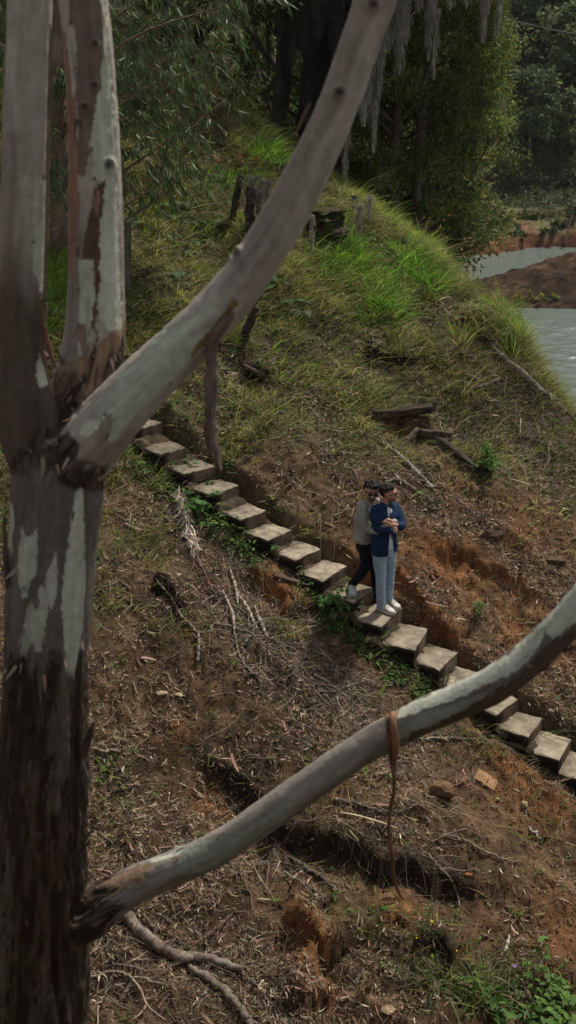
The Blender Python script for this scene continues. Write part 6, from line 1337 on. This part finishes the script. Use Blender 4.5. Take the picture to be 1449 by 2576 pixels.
# --- great dark tree with grey moss
def moss(u0, v0, v1, Y_, wd, n, label=None, root=None, col=((.42, .39, .345), (.52, .49, .43), (.30, .275, .24))):
    top = at_y(u0, v0, Y_); H = top[2] - at_y(u0, v1, Y_)[2]; w_ = wd / F * proj(top)[2]
    t0 = rng.random(n) ** 1.4; s_ = rng.normal(0, 1, n); ca = rng.normal(0, .5, n); P = top + np.column_stack([s_ * w_ * .30 * (1 - .65 * t0), ca * w_ * .4, -t0 * H * .86]); K = 6
    L = H * rng.uniform(.06, .22, n) * (1 - .4 * t0); k = np.linspace(0, 1, K); sw = rng.normal(0, .35, (n, 2)); cv = rng.normal(0, .25, (n, 2))
    Q = P[:, None] + np.stack([sw[:, :1] * L[:, None] * .25 * k + cv[:, :1] * (L[:, None] * .25) * np.sin(k * 7), sw[:, 1:] * L[:, None] * .2 * k + cv[:, 1:] * L[:, None] * .2 * np.cos(k * 6), -L[:, None] * k], -1)
    V, F4 = tubes(Q, np.repeat(rng.uniform(.0022, .005, n)[:, None], K, 1) * (1.1 - .6 * k)[None], 3); c = np.repeat(pick(col, n, None, .2), K * 3, 0)
    g_ = Geo().add(V, F4, None, c); kk = np.linspace(0, 1, 14)      # long threads through the whole curtain
    Q = top + np.stack([A([[s1 * w_ * .18 * (1 - k_) + .02 * math.sin(9 * k_ + s1), .03 * math.cos(7 * k_ + s1), -H * .97 * k_] for k_ in kk]) for s1 in (-1, -.4, 0, .5, 1)]); V, F4 = tubes(Q, np.repeat(A([[.006]] * 5), 14, 1), 4); g_.add(V, F4, None, np.repeat(pick(col, 5, None, .15), 56, 0))
    o = g_.build('hanging_moss', M['moss'])
    reorigin(o, top); return tag(o, label or 'long grey curtain of moss hanging in front of the trees above the ridge', 'hanging moss', 'moss curtains hanging from the trees')
b0 = A([at_y(812, 350, 24.6)[0], 24.6, 0]); b0[2] = gz_at(b0[0], 24.6)
root = thing('moss_draped_tree', 'very thick dark tree trunk behind the thick limb, hung with moss', 'tree', b0)
cl_ = A([at_y(u_, v_, y_) for u_, v_, y_ in [(620, 10, 23.5), (680, -60, 23), (740, -120, 24), (560, -80, 24), (900, -150, 24), (980, -60, 23.5), (1080, -120, 24), (1200, -90, 24.5), (700, 20, 24), (760, -20, 25), (860, -60, 25.5), (640, -150, 25), (1000, -200, 25), (1130, -200, 25), (800, -300, 24), (1260, -60, 24.5), (940, -260, 25)]])
limbs(root, [b0 - UP * .4, b0, at_y(812, 200, 24.6), at_y(810, 0, 24.6), at_y(812, -300, 24.6), at_y(820, -500, 24.6)], [.60, .52, .46, .46, .40, .30], cl_, .03, (.016, .013, .011), amt=.28, mat='rough_bark')
V, F4, C = leafcloud(cl_, np.full(len(cl_), .75), 420, .09, .4, DG, .2); hang(Geo().add(V, F4, None, C).build('crown', M['leaf']), root)
dim = ((.085, .075, .065), (.11, .10, .085), (.06, .052, .045))  # darker copy of the moss colours: shade around the trunk painted in
for a in [(925, -60, 330, 22.6, 50, 900), (960, 20, 250, 22.8, 34, 600), (945, 180, 390, 22.9, 26, 420), (1012, -90, 195, 23.1, 46, 1000), (1030, -120, 120, 23.4, 40, 600), (1088, -100, 160, 23.3, 34, 600), (1098, 20, 205, 23.3, 18, 260), (1226, -110, 116, 24.0, 34, 560), (1263, -110, 104, 24.0, 26, 420), (870, 320, 470, 22.3, 26, 240), (912, 230, 320, 22.9, 20, 240), (1060, -150, 40, 23.5, 60, 700), (1140, -150, 30, 23.8, 50, 500), (985, -120, 140, 23.2, 46, 700), (1180, -120, 26, 23.9, 40, 400)]: moss(*a)
for a in [(700, -100, 110, 23.4, 60, 700), (735, -60, 190, 23.6, 50, 600), (760, -60, 140, 23.4, 50, 600), (800, -60, 110, 23.3, 70, 700), (640, -60, 130, 23.6, 40, 400), (775, -40, 330, 23.9, 60, 700), (845, -60, 180, 23.6, 50, 600), (675, 0, 200, 24.4, 50, 500), (715, 40, 250, 24.4, 40, 400)]: moss(*a, col=dim, label='dim brown-grey curtain of moss hanging in the shade around the dark trunk')
for a in [(632, 440, 520, 19.3, 60, 420), (650, 470, 560, 19.2, 50, 300), (672, 450, 520, 19.4, 40, 240)]: moss(*a, col=((.17, .15, .13), (.22, .2, .175)), label='dry grey moss and vines tangled over the dark fence posts')
for a in [(905, 510, 600, 19.6, 30, 220), (785, 540, 640, 18.4, 14, 120), (930, 490, 560, 19.8, 24, 160)]: moss(*a, label='grey moss hanging beside the mossy stump')
# --- drooping gum foliage at the upper left
b0 = onground(A([150.]), A([640.]))[0]; root = thing('drooping_gum_tree', 'gum tree with long drooping dark green leaves seen between and right of the pale stems', 'tree', b0)
Yb = b0[1]; tips = [(565, 150, -.6), (480, 70, -1), (570, 250, -.3), (530, 330, -.2), (470, 400, -.5), (410, 470, -.2), (550, 40, -.8), (430, 190, -1.2), (360, 330, -.8), (340, 120, -.6), (640, -10, -1.4), (380, 250, -.2), (460, 300, .2), (330, 430, -.3), (500, 180, .3), (400, 60, .2), (300, 240, .5), (320, 20, .3), (450, -60, -.6), (540, -80, -.4),
    (100, 300, -.3), (70, 160, .2), (0, 420, -.2), (10, 120, 0), (-80, 250, 0), (140, 200, -.5), (130, 420, -.4), (-40, 0, .3), (140, 60, .2), (250, -80, 0), (-20, 560, -.2), (520, 420, .1)]
TT = [at_y(a, b, Yb + c) for a, b, c in tips]
tk = [b0 - UP * .3, b0, at_y(150, 450, Yb), at_y(146, 250, Yb + .1), at_y(152, 50, Yb + .1), at_y(170, -200, Yb), at_y(190, -500, Yb)]
limbs(root, tk, [.19, .16, .14, .12, .10, .08, .05], TT, .006, (.17, .12, .085), lich=(.24, .19, .14), rk=.006)
Pl, Dl = [], []
g = Geo(); tw = []
for e in TT:
    s_ = A([b0[0] + rng.normal(0, .1), Yb, e[2] + .1]); ax_ = nrm(e - s_); Lb = np.linalg.norm(e - s_)
    for _ in range(15):
        o_ = e - ax_ * Lb * rng.uniform(0, .62) + rng.normal(0, .10, 3); d = nrm(ax_ * .8 + rng.normal(0, .5, 3) - UP * .25); l_ = rng.uniform(.25, .6); k = np.linspace(0, 1, 7)[:, None]; Q = o_ + d * l_ * k - UP * (l_ * .35) * k ** 2; tw.append(Q)
        m = rng.integers(12, 22); i = rng.integers(1, 7, m); Pl.append(Q[i] + rng.normal(0, .01, (m, 3))); Dl.append(nrm(rng.normal(0, .38, (m, 3)) + d * .45 - UP * 1.0))
tw = A(tw); V, F4 = tubes(tw, np.full(tw.shape[:2], .0045) * np.linspace(1, .5, 7)[None], 4); hang(Geo().add(V, F4, None, A([.17, .115, .08])).build('twigs', M['wood']), root)
Pl, Dl = np.concatenate(Pl), np.concatenate(Dl); n = len(Pl); L = rng.uniform(.11, .21, n); cvx = nrm(np.cross(Dl, rdir(n)))
V, F4, per = blades(Pl, Dl, nrm(np.cross(Dl, rdir(n))), L, rng.uniform(.018, .030, n), cvx * (L * .18)[:, None] - UP * (L * .05)[:, None], 4, A([.15, .85, 1, .6, .03]))
hang(Geo().add(V, F4, None, np.repeat(pick([(.070, .120, .042), (.095, .155, .055), (.052, .090, .034), (.19, .24, .08), (.14, .19, .10)], n, [.32, .28, .2, .08, .12], .2), per, 0)).build('crown', M['gumleaf']), root)
# --- unseen crown of the near gum, added above the picture to shade it
g = Geo(); tops = []
for nm, P_, R_, U_, W_, arc in SK[1:5]:
    e = P_[-1]; d = nrm(P_[-1] - P_[-6]); Q = spline(A([e - d * .05, e + d * .8, e + d * 1.6 + UP * .6, e + d * 2.2 + UP * 2.2]), 24); V, F4, F3 = tube(Q, np.linspace(R_[-1], .015, 24), 12); g.add(V, F4, F3, (.2, .17, .14)); tops.append(Q)
cc = A([q[i] + rng.normal(0, .45, 3) * A([1, .8, .5]) for q in tops for i in (14, 20, 23)] + [A([x_, y_, z_]) for x_, y_, z_ in [(1.3, 4.2, 2.6), (1.9, 4.4, 3.4), (2.6, 4.0, 3.2), (2.2, 4.8, 4.2), (.9, 3.8, 3.0), (1.6, 3.4, 3.9), (3.1, 4.4, 4.0), (2.4, 3.6, 4.8)]])
for c_ in cc[12:]: V, F4, F3 = tube(spline(A([tops[2][12], (tops[2][12] + c_) / 2 + UP * .2, c_]), 12), np.linspace(.035, .01, 12), 8); g.add(V, F4, F3, (.2, .17, .14))
hang(g.build('upper_branches', M['bark']), gum)
V, F4, C = leafcloud(cc, np.full(len(cc), .55), 230, .15, .14, [(.05, .075, .03), (.07, .095, .04)], 1.2, .7, segs=3, prof=(.2, 1, .8, .05)); hang(Geo().add(V, F4, None, C).build('crown', M['gumleaf']), gum)
# --- far shore wood
FG = [[(.13, .18, .07), (.17, .21, .085)], [(.085, .125, .055), (.11, .15, .065)], [(.20, .23, .08), (.22, .23, .10)]]
far = [generic_tree(8.5, 3.2, 34, 70, .48, FG[i], ['mid green', 'dark green', 'yellow-green'][i] + ' tree standing in the wood on the far shore hill', 'trees on the far shore hill', cz=.25, name='far_tree', asp=.5, tcol=(.16, .13, .11)) for i in range(3)]
k = 0; fx = []
for Y_ in np.arange(118, 205, 6.5):
    for u_ in np.arange(560, 1700, 330 * 105 / Y_ * .3):
        yy = Y_ + rng.normal(0, 1.6); uu = u_ + rng.normal(0, 18); X_ = (uu - 724.5) / F * yy / .95
        z_ = float(far_h(A([[X_]]), A([[yy]]))[0, 0]); fx.append((X_, yy, z_))
for i, (x_, y_, z_) in enumerate(fx):
    if z_ < WATER + 2.6 or abs(x_ - 29.5) < 2.0 and z_ < -5: continue
    t_ = rng.choice(3, p=[.42, .4, .18]); s_ = rng.uniform(.6, 1.15)
    if far[t_].location.length < 1: far[t_].location = (x_, y_, z_ - .2); continue
    copy_tree(far[t_], (x_, y_, z_ - .3), rng.uniform(0, 6.28), s_)
hz_ = bpy.data.materials.new('haze'); hz_.use_nodes = True; t = hz_.node_tree; t.nodes.clear(); ho = t.nodes.new('ShaderNodeOutputMaterial'); hv = t.nodes.new('ShaderNodeVolumePrincipled'); hv.inputs['Color'].default_value = (.88, .93, 1, 1); hv.inputs['Density'].default_value = .00012; t.links.new(hv.outputs[0], ho.inputs['Volume'])
x0, x1, y0, y1, z0, z1 = -255, 305, -65, 335, -20.0, 75.0
tag(mesh_obj('haze', [(x0, y0, z0), (x1, y0, z0), (x1, y1, z0), (x0, y1, z0), (x0, y0, z1), (x1, y0, z1), (x1, y1, z1), (x0, y1, z1)], [[(3, 2, 1, 0), (4, 5, 6, 7), (0, 1, 5, 4), (1, 2, 6, 5), (2, 3, 7, 6), (3, 0, 4, 7)]], hz_, smooth=False), kind='stuff')
# low bushes along the far bank and on the peninsula, a snag, a cable
def bush(X_, Y_, z_, r, n, cols, label, size=.16, group=None, cat='bush'):
    root = thing('bush', label, cat, (X_, Y_, z_), group); cs = A([[rng.normal(0, r * .85), rng.normal(0, r * .5), abs(rng.normal(.28, .28)) * r] for _ in range(7)]); st = A([spline([(0, 0, -.1), c * .5, c], 6) for c in cs])
    V, F4 = tubes(st, np.full(st.shape[:2], .02 * r + .006), 4); Geo().add(V, F4, None, A([.16, .12, .09])).build('stems', M['wood'], root)
    V, F4, C = leafcloud(cs, r * rng.uniform(.22, .5, 7), n, size, .45, cols, 0); Geo().add(V, F4, None, C).build('leaves', M['leaf'], root); return root
def fz(u_, v_, hf, y0, y1):
    r = ray(u_, v_)
    for Y_ in np.arange(y0, y1, .1):
        p = r * Y_ / r[1]
        if p[2] < hf(A([[p[0]]]), A([[p[1]]]))[0, 0]: return p
    return r * y0 / r[1]
p = fz(1350, 752, pen_h, 70, 95); bush(p[0], p[1], p[2] - .05, .62, 90, [(.16, .17, .03), (.22, .17, .03)], 'yellowish bush on the shore of the brown peninsula, the left of two', .14)
p = fz(1402, 752, pen_h, 70, 95); bush(p[0] - .1, p[1], p[2] - .05, .42, 60, [(.12, .16, .03), (.18, .16, .04)], 'smaller yellowish bush on the shore of the brown peninsula, the right of two', .13)
for i, (u_, v_, r_) in enumerate([(1300, 588, .6), (1420, 560, .5), (1240, 560, .8), (1330, 548, .6), (1375, 585, .5), (1290, 520, 1.1), (1340, 500, 1.3), (1400, 510, 1.2), (1445, 530, 1.0), (1270, 550, .8), (1225, 585, .7), (1430, 480, 1.2), (1370, 470, 1.5), (1310, 450, 1.5), (1405, 440, 1.3)]):
    p = fz(u_, v_, far_h, 98, 150); bush(p[0], p[1], p[2] - .1, r_, 55, [(.07, .09, .03), (.09, .10, .04)] if i % 2 else [(.05, .07, .03), (.06, .08, .035)], 'low green bush on the red far bank', .3, 'low bushes on the far bank')
ux_, uy_ = rng.uniform(-20, 75, 26000), rng.uniform(104, 175, 26000); uz_ = far_h(ux_, uy_); m = uz_ > WATER + 2.1 + .8 * fbm(ux_ * .3, uy_ * .3, 0, 2, 530); ux_, uy_, uz_ = ux_[m], uy_[m], uz_[m]
V, F4, C = leafcloud(np.stack([ux_, uy_, uz_ + rng.uniform(0, .5, len(ux_))], -1), np.full(len(ux_), .55), 5, .30, .5, [(.07, .09, .035), (.10, .11, .045), (.05, .065, .028), (.13, .11, .06)], 0, segs=2)
tag(Geo().add(V, F4, None, C).build('undergrowth', M['leaf']), kind='stuff')
p = fz(1422, 608, far_h, 98, 130); pole('dead_snag', [p - UP * .3, p + A([.15, 0, 1.0]), p + A([.35, 0, 2.0]), p + A([.55, 0, 2.6])], [.12, .10, .08, .04], (.25, .20, .16), 'pale leaning dead snag standing at the far waterline', 'snag')
cb = at_y(1180, 20, 58); Q = spline(A([cb, at_y(1290, 52, 58), at_y(1449, 86, 57), at_y(1700, 120, 56)]), 40); V, F4, F3 = tube(Q, .03, 6); cbo = Geo().add(V, F4, F3, A([.14, .13, .12])).build('overhead_cable', M['cloth']); reorigin(cbo, cb); tag(cbo, 'thin overhead cable crossing the top right corner above the lake', 'cable')
for m_, pt in ((.0, Q[0]), (1., Q[-1])):
    gx_, gy_ = float(pt[0]), float(pt[1]); pole('cable_pole', [A([gx_, gy_, WATER - 2]), A([gx_, gy_, -6.]), A([gx_, gy_, float(pt[2]) + .3])], [.16, .14, .11], (.12, .09, .07), 'wooden pole carrying the overhead cable, ' + ('hidden by the trees' if m_ < .5 else 'beyond the right edge'), 'pole') if m_ > .5 else None
